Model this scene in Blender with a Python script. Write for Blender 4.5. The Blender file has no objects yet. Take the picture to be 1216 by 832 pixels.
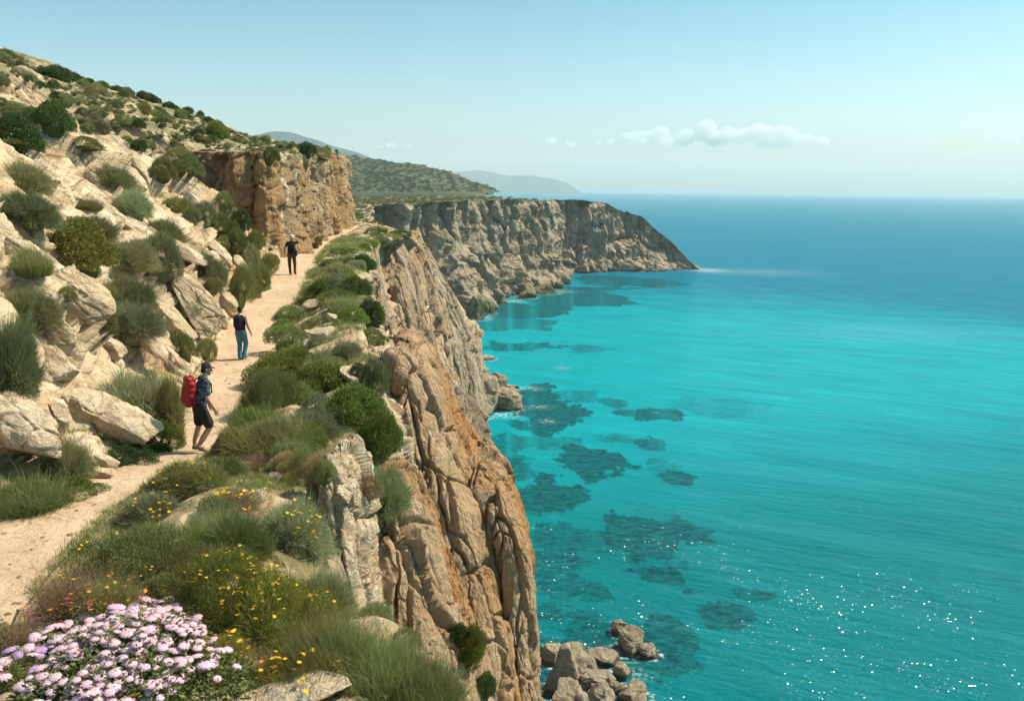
import bpy, math, random
import numpy as np
from math import sin, cos, radians, pi
from mathutils import Vector, Matrix
random.seed(11); RNG = np.random.default_rng(7)
H = 60.0                                    # eye height above the sea; z=0 is the sea
# ------------------------------------------------------------------ camera
FPX = 1053.; PITCH = radians(10.4); ROLL = radians(.72)
F_ = np.array([0, cos(PITCH), -sin(PITCH)]); R0 = np.array([1., 0, 0]); U0 = np.array([0, sin(PITCH), cos(PITCH)])
U_ = U0*cos(ROLL) - R0*sin(ROLL); R_ = R0*cos(ROLL) + U0*sin(ROLL)
EYE = np.array([0, 0, H])
def vdir(px, py): return F_ + R_*(px-608)/FPX + U_*(416-py)/FPX
def unp(px, py, Y):
    d = vdir(px, py); return EYE + d*Y/d[1]
def unz(px, py, z):
    d = vdir(px, py); return EYE + d*(z-H)/d[2]
SC = bpy.context.scene; COL = SC.collection
# ------------------------------------------------------------------ noise (vectorised)
def _h(ix, iy, iz, s=0):
    h = (ix.astype(np.int64)*374761393 + iy.astype(np.int64)*668265263 + iz.astype(np.int64)*2147483647 + s*974634777) & 0xffffffff
    h = ((h ^ (h >> 13))*1274126177) & 0xffffffff
    h = ((h ^ (h >> 16))*2246822519) & 0xffffffff
    return (h ^ (h >> 15)) & 0xffffffff
def _hf(ix, iy, iz, s=0): return _h(ix, iy, iz, s)/4294967295.
def vnoise(P, s=0):
    i = np.floor(P); f = P-i; i = i.astype(np.int64); f = f*f*f*(f*(f*6-15)+10)
    r = 0
    for dx in (0, 1):
        wx = f[:, 0] if dx else 1-f[:, 0]
        for dy in (0, 1):
            wy = f[:, 1] if dy else 1-f[:, 1]
            for dz in (0, 1):
                wz = f[:, 2] if dz else 1-f[:, 2]
                r = r + wx*wy*wz*_hf(i[:, 0]+dx, i[:, 1]+dy, i[:, 2]+dz, s)
    return r*2-1
def fbm(P, oct=4, s=0, g=.5, ridge=False):
    P = np.array(P, float); a = 1; t = 0; n = 0
    for o in range(oct):
        v = vnoise(P*2**o + o*17.3, s+o)
        if ridge: v = 1-2*np.abs(v)
        t = t+a*v; n += a; a *= g
    return t/n
def voro(P, s=0):
    i = np.floor(P).astype(np.int64); f = P-i; n = len(P)
    d1 = np.full(n, 9.); d2 = np.full(n, 9.); cid = np.zeros(n)
    for dx in (-1, 0, 1):
        for dy in (-1, 0, 1):
            for dz in (-1, 0, 1):
                a, b, c = i[:, 0]+dx, i[:, 1]+dy, i[:, 2]+dz
                q0 = dx+.5+.8*(_hf(a, b, c, s)-.5)-f[:, 0]; q1 = dy+.5+.8*(_hf(a, b, c, s+1)-.5)-f[:, 1]; q2 = dz+.5+.8*(_hf(a, b, c, s+2)-.5)-f[:, 2]
                d = np.sqrt(q0*q0+q1*q1+q2*q2)
                m = d < d1
                d2 = np.where(m, d1, np.minimum(d2, d)); d1 = np.where(m, d, d1)
                cid = np.where(m, _hf(a, b, c, s+3), cid)
    return d1, d2, cid
def vorof(P, s=0):
    """voronoi with a random tilt of every cell: flat facets with sharp edges"""
    i = np.floor(P).astype(np.int64); f = P-i; n = len(P)
    d1 = np.full(n, 9.); d2 = np.full(n, 9.); cid = np.zeros(n); tl = np.zeros(n)
    for dx in (-1, 0, 1):
        for dy in (-1, 0, 1):
            for dz in (-1, 0, 1):
                a, b, c = i[:, 0]+dx, i[:, 1]+dy, i[:, 2]+dz
                h = _hf(a, b, c, s); h2 = (h*7919.) % 1; h3 = (h*104729.) % 1; h4 = (h*1299709.) % 1
                q0 = dx+.5+.8*(h-.5)-f[:, 0]; q1 = dy+.5+.8*(h2-.5)-f[:, 1]; q2 = dz+.5+.8*(h3-.5)-f[:, 2]
                d = np.sqrt(q0*q0+q1*q1+q2*q2); m = d < d1
                d2 = np.where(m, d1, np.minimum(d2, d)); d1 = np.where(m, d, d1); cid = np.where(m, h4, cid)
                tl = np.where(m, q0*(2*h2-1)+q1*(2*h3-1)+q2*(2*h4-1), tl)
    return d1, d2, cid, tl
def sm(a, b, x):
    t = np.clip((x-a)/(b-a), 0, 1); return t*t*(3-2*t)
# ------------------------------------------------------------------ object helpers
def mesh_np(name, V, quads=None, tris=None, mat=None, smooth=True, col=None):
    me = bpy.data.meshes.new(name)
    V = np.asarray(V, np.float32)
    nq = 0 if quads is None else len(quads); nt = 0 if tris is None else len(tris)
    idx = []; tot = []
    if nq: idx.append(np.asarray(quads, np.int32).ravel()); tot += [4]*nq
    if nt: idx.append(np.asarray(tris, np.int32).ravel()); tot += [3]*nt
    idx = np.concatenate(idx); tot = np.array(tot, np.int32)
    me.vertices.add(len(V)); me.vertices.foreach_set('co', V.ravel())
    me.loops.add(len(idx)); me.loops.foreach_set('vertex_index', idx)
    me.polygons.add(len(tot)); st = np.concatenate([[0], np.cumsum(tot)[:-1]]).astype(np.int32)
    me.polygons.foreach_set('loop_start', st); me.polygons.foreach_set('loop_total', tot)
    me.polygons.foreach_set('use_smooth', np.full(len(tot), smooth))
    me.update(calc_edges=True)
    if col is not None:
        for k, c in col.items():
            c = np.asarray(c, np.float32)
            if c.ndim == 1:
                at = me.attributes.new(k, 'FLOAT', 'POINT'); at.data.foreach_set('value', c)
            else:
                at = me.attributes.new(k, 'FLOAT_VECTOR', 'POINT'); at.data.foreach_set('vector', c.ravel())
    for m in (mat if isinstance(mat, (list, tuple)) else [mat]):
        if m: me.materials.append(m)
    return me
def link(name, me, parent=None, loc=(0, 0, 0)):
    o = bpy.data.objects.new(name, me); COL.objects.link(o)
    if parent is not None: o.parent = parent
    o.location = Vector([float(c) for c in loc]); return o
def tag(o, label=None, cat=None, group=None, kind=None):
    if label: o['label'] = label
    if cat: o['category'] = cat
    if group: o['group'] = group
    if kind: o['kind'] = kind
    return o
def empty(name, loc, rz=0):
    o = bpy.data.objects.new(name, None); COL.objects.link(o); o.location = Vector([float(c) for c in loc]); o.rotation_euler[2] = rz
    o.empty_display_size = .2; return o
def grid_faces(nu, nv, wrap=False):
    a = np.arange(nu*nv).reshape(nu, nv)
    if wrap: a = np.vstack([a, a[:1]])
    return np.stack([a[:-1, :-1], a[1:, :-1], a[1:, 1:], a[:-1, 1:]], -1).reshape(-1, 4)
def gnormals(G, wrap=False):
    if wrap:
        du = np.roll(G, -1, 0)-np.roll(G, 1, 0)
    else: du = np.gradient(G, axis=0)
    dv = np.gradient(G, axis=1)
    n = np.cross(du, dv); return n/(np.linalg.norm(n, axis=2, keepdims=True)+1e-9)
def interp_rows(ts, rows, t):
    """smooth interpolation of rows[k] (arrays) at ts -> t"""
    rows = np.array(rows, float); sh = rows.shape; fl = rows.reshape(len(ts), -1)
    out = np.stack([np.interp(t, ts, fl[:, j]) for j in range(fl.shape[1])], -1)
    return out.reshape((len(t),)+sh[1:])
# ------------------------------------------------------------------ materials
LEAF = 1.45
class NT:
    def __init__(s, name):
        s.m = bpy.data.materials.new(name); s.m.use_nodes = True; s.t = s.m.node_tree; s.t.nodes.clear()
        s.out = s.n('ShaderNodeOutputMaterial')
    def n(s, ty, **k):
        x = s.t.nodes.new(ty)
        for a, b in k.items(): setattr(x, a, b)
        return x
    def l(s, a, b): s.t.links.new(a, b)
    def inp(s, sock, v):
        if isinstance(v, bpy.types.NodeSocket): s.l(v, sock)
        elif v is not None:
            if hasattr(v, '__len__') and len(v) == 3 and sock.type == 'RGBA': v = (*v, 1)
            sock.default_value = v
    def math(s, op, a, b=None, c=None, clamp=False):
        x = s.n('ShaderNodeMath', operation=op, use_clamp=clamp)
        for i, v in enumerate((a, b, c)):
            if v is not None: s.inp(x.inputs[i], v)
        return x.outputs[0]
    def noise(s, vec, scale, detail=4, rough=.55, dist=0, out=0):
        x = s.n('ShaderNodeTexNoise'); s.inp(x.inputs['Vector'], vec); x.inputs['Scale'].default_value = scale
        x.inputs['Detail'].default_value = detail; x.inputs['Roughness'].default_value = rough; x.inputs['Distortion'].default_value = dist
        return x.outputs[out]
    def vor(s, vec, scale, feature='F1', out='Distance', rnd=1):
        x = s.n('ShaderNodeTexVoronoi', feature=feature); s.inp(x.inputs['Vector'], vec); x.inputs['Scale'].default_value = scale
        x.inputs['Randomness'].default_value = rnd
        return x.outputs[out]
    def ramp(s, v, a, b, lo=0., hi=1.):
        x = s.n('ShaderNodeMapRange', interpolation_type='SMOOTHSTEP'); s.inp(x.inputs[0], v)
        for i, q in enumerate((a, b, lo, hi)): x.inputs[1+i].default_value = q
        return x.outputs[0]
    def mix(s, f, a, b, mode='MIX'):
        x = s.n('ShaderNodeMix', data_type='RGBA', blend_type=mode); s.inp(x.inputs[0], f); s.inp(x.inputs[6], a); s.inp(x.inputs[7], b)
        return x.outputs[2]
    def mapping(s, vec, sc=(1, 1, 1), rot=(0, 0, 0)):
        x = s.n('ShaderNodeMapping', vector_type='TEXTURE'); s.l(vec, x.inputs[0]); x.inputs['Scale'].default_value = tuple(1/q for q in sc); x.inputs['Rotation'].default_value = rot
        return x.outputs[0]
    def bump(s, h, strength=1, dist=.1, normal=None):
        x = s.n('ShaderNodeBump'); x.inputs['Strength'].default_value = strength; x.inputs['Distance'].default_value = dist
        s.l(h, x.inputs['Height']);
        if normal is not None: s.l(normal, x.inputs['Normal'])
        return x.outputs[0]
    def bsdf(s, color, rough=.8, normal=None, spec=.3, **k):
        x = s.n('ShaderNodeBsdfPrincipled'); s.inp(x.inputs['Base Color'], color); s.inp(x.inputs['Roughness'], rough)
        s.inp(x.inputs['Specular IOR Level'], spec)
        if normal is not None: s.l(normal, x.inputs['Normal'])
        for a, b in k.items(): s.inp(x.inputs[a.replace('_', ' ')], b)
        return x
    def attr(s, name, out='Fac'):
        x = s.n('ShaderNodeAttribute', attribute_name=name); return x.outputs[out]
    def done(s, sh): s.l(sh, s.out.inputs['Surface']); return s.m

WET = {'shore_rock', 'grey_cliff', 'headland_cliff'}
def rock_mat(name, light, mid, dark, orange, k=1., crack=1., stretch=(1, 1, 1), rot=(0, 0, 0), orange_amt=.5, bumpd=.12, green=None, crackcol=.35, bed=.45):
    t = NT(name); tc = t.n('ShaderNodeTexCoord').outputs['Object']
    oi = t.n('ShaderNodeObjectInfo').outputs['Random']
    off = t.n('ShaderNodeVectorMath', operation='ADD'); t.l(tc, off.inputs[0])
    cx = t.n('ShaderNodeCombineXYZ'); r13 = t.math('MULTIPLY', oi, 37.); t.l(r13, cx.inputs[0]); t.l(r13, cx.inputs[1]); t.l(cx.outputs[0], off.inputs[1])
    P = off.outputs[0]
    Q = t.mapping(P, stretch, rot)
    big = t.noise(Q, .35/k, 3, .5); med = t.noise(Q, 1.6/k, 6, .6, .4); fine = t.noise(Q, 9/k, 6, .7); grain = t.noise(P, 60/k, 3, .6)
    c = t.mix(t.ramp(med, .32, .68), mid, light)
    c = t.mix(t.math('MULTIPLY', t.ramp(big, .42, .66), orange_amt), c, orange)
    c = t.mix(t.math('MULTIPLY', t.ramp(fine, .52, .72), .55), c, dark)
    c = t.mix(t.math('MULTIPLY', t.ramp(t.noise(P, 4.2/k, 5, .7, .6), .56, .66), .45), c, (.20, .18, .155))      # grey lichen
    wob = t.noise(Q, 1.5/k, 3, .6, 0, 1)
    wv = t.n('ShaderNodeVectorMath', operation='MULTIPLY_ADD'); t.l(wob, wv.inputs[0]); wv.inputs[1].default_value = (.35*k, .35*k, .35*k); t.l(Q, wv.inputs[2])
    e1 = t.vor(wv.outputs[0], 1.1/k, 'DISTANCE_TO_EDGE'); e2 = t.vor(wv.outputs[0], 3.4/k, 'DISTANCE_TO_EDGE')
    patchy = t.ramp(t.noise(P, .9/k, 2), .4, .6)
    ck = t.math('MULTIPLY', t.ramp(e1, 0., .045, 1, 0), crack*.8)
    ck2 = t.math('MULTIPLY', t.math('MULTIPLY', t.ramp(e2, 0., .05, 1, 0), patchy), crack*.6)
    cks = t.math('MAXIMUM', ck, ck2)
    c = t.mix(t.math('MULTIPLY', cks, crackcol), c, (.06, .045, .032))
    if green is not None:
        c = t.mix(t.math('MULTIPLY', t.ramp(t.noise(P, .8/k, 5, .65), .5, .6), green[3]), c, green[:3])
    strat = t.noise(t.mapping(P, (.5, .3, 4), (0, radians(38), 0)), 1.5/k, 6, .7)
    c = t.mix(t.math('MULTIPLY', t.ramp(strat, .53, .60), bed), c, dark)
    if name in WET:                                             # wet, weed-dark band at the waterline
        ge = t.n('ShaderNodeNewGeometry'); sz = t.n('ShaderNodeSeparateXYZ'); t.l(ge.outputs['Position'], sz.inputs[0])
        zz = t.math('SUBTRACT', sz.outputs[2], t.math('MULTIPLY', t.noise(P, 1.5/k, 4), .9)); wb = 1.2 if 'head' in name else .35
        c = t.mix(t.ramp(zz, wb*.2, wb, .8, 0), c, (.055, .045, .03))
    gm = t.mix(.5, c, t.mix(grain, (.25, .25, .25), (1., 1., 1.)), 'MULTIPLY')
    h = t.math('ADD', t.math('MULTIPLY', med, .9), t.math('MULTIPLY', fine, .6))
    lines = t.ramp(strat, .53, .60); pits = t.ramp(t.vor(P, 7/k), .05, .22, 1, 0); pits = t.math('MULTIPLY', pits, t.ramp(t.noise(P, 1.7/k, 3), .5, .6))
    h = t.math('SUBTRACT', h, t.math('MULTIPLY', lines, bed*.5)); h = t.math('SUBTRACT', h, t.math('MULTIPLY', pits, .35)); h = t.math('ADD', h, t.math('MULTIPLY', strat, .4))
    h = t.math('SUBTRACT', h, t.math('MULTIPLY', cks, .35)); h = t.math('ADD', h, t.math('MULTIPLY', grain, .1))
    return t.done(t.bsdf(gm, .9, t.bump(h, 1, bumpd*k), .2).outputs[0])

def leaf_mat(name, c1, c2, tip=None, trans=.35, rough=.6):
    c1, c2 = (tuple(x*LEAF for x in q) for q in (c1, c2))
    """leaf colour varies by leaf ('rnd'), by shrub and towards the dry tips"""
    t = NT(name); rnd = t.attr('rnd'); oi = t.n('ShaderNodeObjectInfo').outputs['Random']
    c = t.mix(rnd, c1, c2)
    if tip is not None: c = t.mix(t.math('MULTIPLY', t.ramp(t.attr('tipd'), .55, 1.), .7), c, tip)
    hs = t.n('ShaderNodeHueSaturation'); t.l(c, hs.inputs['Color'])
    t.l(t.ramp(oi, 0, 1, .475, .525), hs.inputs['Hue']); t.l(t.ramp(t.math('FRACT', t.math('MULTIPLY', oi, 7.3)), 0, 1, .75, 1.3), hs.inputs['Value'])
    b = t.bsdf(hs.outputs[0], rough, None, .25)
    tr = t.n('ShaderNodeBsdfTranslucent'); t.l(hs.outputs[0], tr.inputs[0])
    mx = t.n('ShaderNodeMixShader'); mx.inputs[0].default_value = trans; t.l(b.outputs[0], mx.inputs[1]); t.l(tr.outputs[0], mx.inputs[2])
    return t.done(mx.outputs[0])
def plain_mat(name, c, rough=.7, var=.12, scale=30., bump=.004, spec=.3):
    t = NT(name); tc = t.n('ShaderNodeTexCoord').outputs['Object']; n = t.noise(tc, scale, 4, .6)
    lo = tuple(x*(1-var*2) for x in c); hi = tuple(min(1, x*(1+var)) for x in c)
    return t.done(t.bsdf(t.mix(n, lo, hi), rough, t.bump(n, .5, bump), spec).outputs[0])
M = {}
M['rock'] = rock_mat('pale_limestone', (.70, .56, .39), (.54, .40, .255), (.29, .195, .115), (.55, .34, .17), 1., .9, (1, .5, 1.6), (0, radians(35), 0), .45, .14)
M['boulder'] = rock_mat('boulder_limestone', (.73, .60, .43), (.57, .43, .28), (.29, .195, .115), (.54, .33, .16), .55, .7, (1, 1, 1.5), (0, radians(30), 0), .4, .12)
M['cliff'] = rock_mat('ochre_cliff', (.66, .46, .285), (.53, .34, .19), (.28, .155, .08), (.53, .25, .09), 1.6, .6, (1.3, 1.3, .30), (0, radians(6), 0), .9, .2, None, .6, .1)
M['wall'] = rock_mat('ochre_wall', (.64, .47, .29), (.53, .36, .21), (.31, .19, .105), (.58, .34, .14), 1.6, .5, (1.6, 1.6, .25), (0, 0, 0), .75, .3, None, .6, .0)
M['grey'] = rock_mat('grey_cliff', (.56, .45, .32), (.44, .34, .23), (.24, .175, .115), (.48, .32, .18), 2.6, .8, (1.2, 1.2, .6), (0, radians(8), 0), .5, .22)
M['mid'] = rock_mat('mid_cliff', (.60, .44, .30), (.46, .31, .195), (.23, .145, .09), (.48, .27, .13), 6., .7, (1.3, 1.3, .28), (0, radians(4), 0), .6, .2, None, .6, .0)
M['midgrey'] = rock_mat('mid_grey_cliff', (.58, .46, .33), (.42, .325, .225), (.22, .165, .11), (.44, .30, .18), 6., .7, (1.3, 1.3, .28), (0, radians(4), 0), .4, .2, (.10, .105, .05, .25), .6, .0)
M['far'] = rock_mat('headland_cliff', (.58, .47, .34), (.42, .335, .235), (.20, .155, .105), (.48, .34, .20), 9., .5, (1.3, 1.3, .5), (0, 0, 0), .5, .16, (.10, .105, .05, .45), .5)
M['shore'] = rock_mat('shore_rock', (.46, .38, .28), (.36, .29, .20), (.19, .15, .10), (.38, .27, .16), 1.8, .7, (1, 1, 1.4), (0, radians(20), 0), .4, .2)
# ------------------------------------------------------------------ near land: path, slope, ledge and sea cliff, lofted along Y
def xat(px, Y, zc):
    a = (px-608)/FPX
    A = np.array([[F_[1]+R_[1]*a, U_[1]], [F_[2]+R_[2]*a, U_[2]]]); t, tb = np.linalg.solve(A, [Y, zc])
    return F_[0]*t+R_[0]*a*t+U_[0]*tb
#        Y    path_l(px or None,X) path_r   z     edge px, z
PATH = [(3, -9.6, -4.6, -4.6), (6, -9.0, -4.9, -4.6), (8, -8.4, -5.2, -4.62), (10, -7.9, -5.6, -4.66), (12.3, -7.4, -5.9, -4.72),
        (14, -6.98, -5.75, -4.8), (16.5, -6.8, -5.55, -5.0), (20, ('p', 211), ('p', 286), -5.1), (25, ('p', 243), ('p', 318), -5.2),
        (30, ('p', 262), ('p', 334), -5.1), (36, ('p', 297), ('p', 352), -4.7), (42, ('p', 321), ('p', 368), -4.2), (50, ('p', 336), ('p', 379), -4.0),
        (60, ('p', 356), ('p', 388), -4.1), (75, ('p', 379), ('p', 406), -4.15), (92, ('p', 402), ('p', 424), -4.2), (106, ('p', 410), ('p', 438), -4.2),
        (118, -25, -21.5, -4.3), (140, -40, -37, -4.6), (250, -80, -77, -5), (400, -120, -117, -6)]
def pv(v, Y, z): return xat(v[1], Y, z) if isinstance(v, tuple) else v
PY = [p[0] for p in PATH]; PZ = [p[3] for p in PATH]
PL = [pv(p[1], p[0], p[3]) for p in PATH]; PR = [pv(p[2], p[0], p[3]) for p in PATH]
EDGE = [(3, .6, -5.4), (6, .3, -5.3), (7.5, ('p', 556), -5.15), (8.4, ('p', 486), -5.0), (9.5, ('p', 425), -4.95), (11, ('p', 392), -4.8), (13.5, ('p', 400), -5.1),
        (15.5, ('p', 424), -5.3), (18, ('p', 462), -5.1), (22, ('p', 452), -4.5), (25, ('p', 430), -4.15), (30, ('p', 434), -4.1), (35, ('p', 440), -3.95),
        (45, ('p', 433), -3.7), (60, ('p', 440), -4.1), (75, ('p', 458), -4.5), (92, ('p', 480), -5.2), (110, ('p', 490), -6.2), (130, ('p', 494), -7.8),
        (160, ('p', 498), -10.), (200, ('p', 501), -13.), (232, ('p', 506), -17), (246, -33, -19), (262, -44, -15), (300, -50, -9), (350, -54, -8), (400, -66, -7)]
EY = [e[0] for e in EDGE]; EX = [pv(e[1], e[0], e[2]) for e in EDGE]; EZ = [e[2] for e in EDGE]
BASE = [(3, 9.5), (100, 8.), (160, 7.5), (200, 8.5), (232, 13.5), (246, 30), (262, 14), (300, 8), (400, 5)]
CREST = [(3, 6.2, 1.0), (20, 6.2, 1.2), (30, 6.2, 1.3), (40, 6.0, 1.5), (46.3, 5.7, 1.6), (47.6, 5.7, -2.5), (51.4, .4, -3.5), (52.4, .3, 1.8), (60, .3, 1.9), (92, .3, 3.0), (107, .3, 3.3), (111, 4, 3.2), (117, 14, 4.6), (124, 22, 6), (135, 30, -4.6), (400, 20, -6)]
I = np.interp
def fields(Y):
    xl = I(Y, PY, PL); xr = I(Y, PY, PR); pz = I(Y, PY, PZ); ex = I(Y, EY, EX); ez = I(Y, EY, EZ)
    co = I(Y, [c[0] for c in CREST], [c[1] for c in CREST]); cz = I(Y, [c[0] for c in CREST], [c[2] for c in CREST])
    bo = I(Y, [b[0] for b in BASE], [b[1] for b in BASE]); return xl, xr, pz, ex, ez, co, cz, bo
def section(Y):
    xl, xr, pz, ex, ez, co, cz, bo = fields(Y)
    cx = xl-co; w = max(0, min(1, (140-Y)/12)); fl = I(Y, [0, 124, 136], [1, 1, 0])
    s = []
    czf = I(Y, [c[0] for c in CREST if c[2] > -2 or c[0] > 130], [c[2] for c in CREST if c[2] > -2 or c[0] > 130])
    for d in (110, 60, 34, 18, 9, 4):
        s.append((cx-d, (czf if d > 5 else cz)+fl*(I(Y, [60, 85], [.3, .25])*max(0, d-3)+.11*max(0, d-14))))
    s.append((cx, cz))
    k = co/6.2
    s.append((xl-.62*co, pz+(cz-pz)*(.70 if k > .3 else .7)))
    s.append((xl-.30*co, pz+(cz-pz)*.42))
    s.append((xl-.08*co, pz+(cz-pz)*.14))
    s.append((xl, pz)); s.append((xr, pz-.03))
    s.append((xr+(ex-xr)*.12, pz+.06)); s.append((xr+(ex-xr)*.45, pz*.55+ez*.45+.22)); s.append((xr+(ex-xr)*.8, pz*.2+ez*.8+.22))
    s.append((ex, ez))
    for f, g in ((.03, .03), (.12, .1), (.55, .26), (.9, .5), (.97, .8), (1., 1.03)):
        s.append((ex+bo*f, ez+(-60-ez)*g))
    return s
Ys = np.concatenate([np.geomspace(5, 44, 380), np.linspace(44.1, 54, 90), np.geomspace(54.2, 240, 260), np.geomspace(242, 400, 60)])
secs = np.array([section(y) for y in Ys])                      # nY x K x 2
K = secs.shape[1]
nper = [6, 10, 20, 30, 26, 30, 50, 60, 44, 22, 26, 10, 34, 34, 20, 10, 16, 30, 28, 20, 10]
parts_ = []
for k in range(K-1):
    n = nper[k]; t = np.linspace(0, 1, n, endpoint=False)[None, :, None]
    parts_.append(secs[:, k:k+1]*(1-t)+secs[:, k+1:k+2]*t)
parts_.append(secs[:, -1:]); XZ = np.concatenate(parts_, 1)
kid = np.concatenate([np.full(n, k)+np.linspace(0, 1, n, endpoint=False) for k, n in enumerate(nper)]+[[K-1]])
# soften the profile corners a little
for it in range(5):
    XZ[:, 1:-1] = XZ[:, 1:-1]*.5+(XZ[:, :-2]+XZ[:, 2:])*.25
for it in range(2): XZ[1:-1] = XZ[1:-1]*.5+(XZ[:-2]+XZ[2:])*.25
G = np.stack([XZ[..., 0], np.repeat(Ys[:, None], XZ.shape[1], 1), XZ[..., 1]+H], -1)
nrm = -gnormals(G)
P = G.reshape(-1, 3); N = nrm.reshape(-1, 3); kk = np.tile(kid, len(Ys)); yy = P[:, 1]
dist = np.clip(yy/20, 1, 8)
wpath = sm(9.6, 10.1, kk)*(1-sm(10.95, 11.3, kk)); wpath = np.where(yy > 135, 0, wpath)
whill = (1-sm(9.3, 9.95, kk)); wledge = sm(11.1, 12., kk)*(1-sm(15, 15.4, kk)); wcl = sm(15, 15.6, kk)
# bedding frame: beds dip to the right
c_, s_ = cos(radians(33)), sin(radians(33))
B = np.stack([P[:, 0]*c_-P[:, 2]*s_, P[:, 1], P[:, 0]*s_+P[:, 2]*c_], -1)
wv = fbm(P*.35, 3, 3)[:, None]
d1, d2, cid = voro(B*[.24, .27, .8]+wv*.7, 5)
e1, e2, cid2 = voro(B*[.9, 1., 2.3]+wv*1.2, 25)
hn = .62*vorof(B*[.24, .27, .8]+wv*.7, 5)[3]+.5*(cid-.45)+.2*(cid2-.5)-.30*(1-sm(0, .11, d2-d1))-.10*(1-sm(0, .12, e2-e1))+.42*fbm(P*.42, 4, 9)+.10*fbm(B*[1.2, 1.2, 5], 4, 31)
far = sm(50, 75, yy)
hn = hn*(1-far)+far*(.55*fbm(P*.13, 4, 77)+.4*(voro(P*[.12, .2, .45], 61)[2]-.5))
D = whill*hn*sm(-.2, 1.2, 10-kk)
D += whill*(kk < 6)*.8*fbm(P*.11, 3, 15)
D += wledge*(.30*fbm(P*.8, 4, 40)+.22*np.maximum(0, cid2-.45)*(1-sm(0, 1, fbm(P*.3, 2, 8)+.4)))
D += wpath*(.05*fbm(P*1.1, 4, 50)+.02*fbm(P*5, 3, 52))
# cliff relief: vertical buttresses parted by grooves
zd = (H-P[:, 2])
yr = yy+.25*zd+2.5*fbm(np.stack([yy*.05, zd*.05, yy*0], -1), 3, 60)
gro = 0
for y0, wd, dp in ((59, 2.5, 3.2), (76, 3, 4.5), (98, 3, 2.6), (124, 5, 7.), (150, 4, 2.5), (172, 5, 3.5), (207, 6, 4)):
    gro = gro+dp*np.exp(-((yr-y0)/wd)**2)
dcl = -gro+1.2*fbm(P*[.1, .09, .02], 4, 70)*np.minimum(1.6, dist*.4)+1.9*(voro(P*[.13, .11, .03]+wv*.5, 71)[2]-.5)*np.minimum(2, dist*.4)+.45*fbm(P*.35, 4, 73, ridge=True)+(lambda q: 2.2*q[3]-.9*(1-sm(0, .08, q[1]-q[0])))(vorof(P*[.2, .15, .022]+wv*.25, 171))*np.minimum(1.3, dist*.3)
near = sm(14, 45, yy)
D += wcl*(dcl*.6-2.2*sm(60, 90, yy))*(.25+.75*near)
Dv = N*D[:, None]
Pn = P+Dv
land = mesh_np('terrain', Pn, grid_faces(len(Ys), XZ.shape[1])[:, ::-1], mat=None, col={'k': kk, 'wpath': wpath, 'wcl': wcl, 'whill': whill})
print('land verts', len(Pn))

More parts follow.
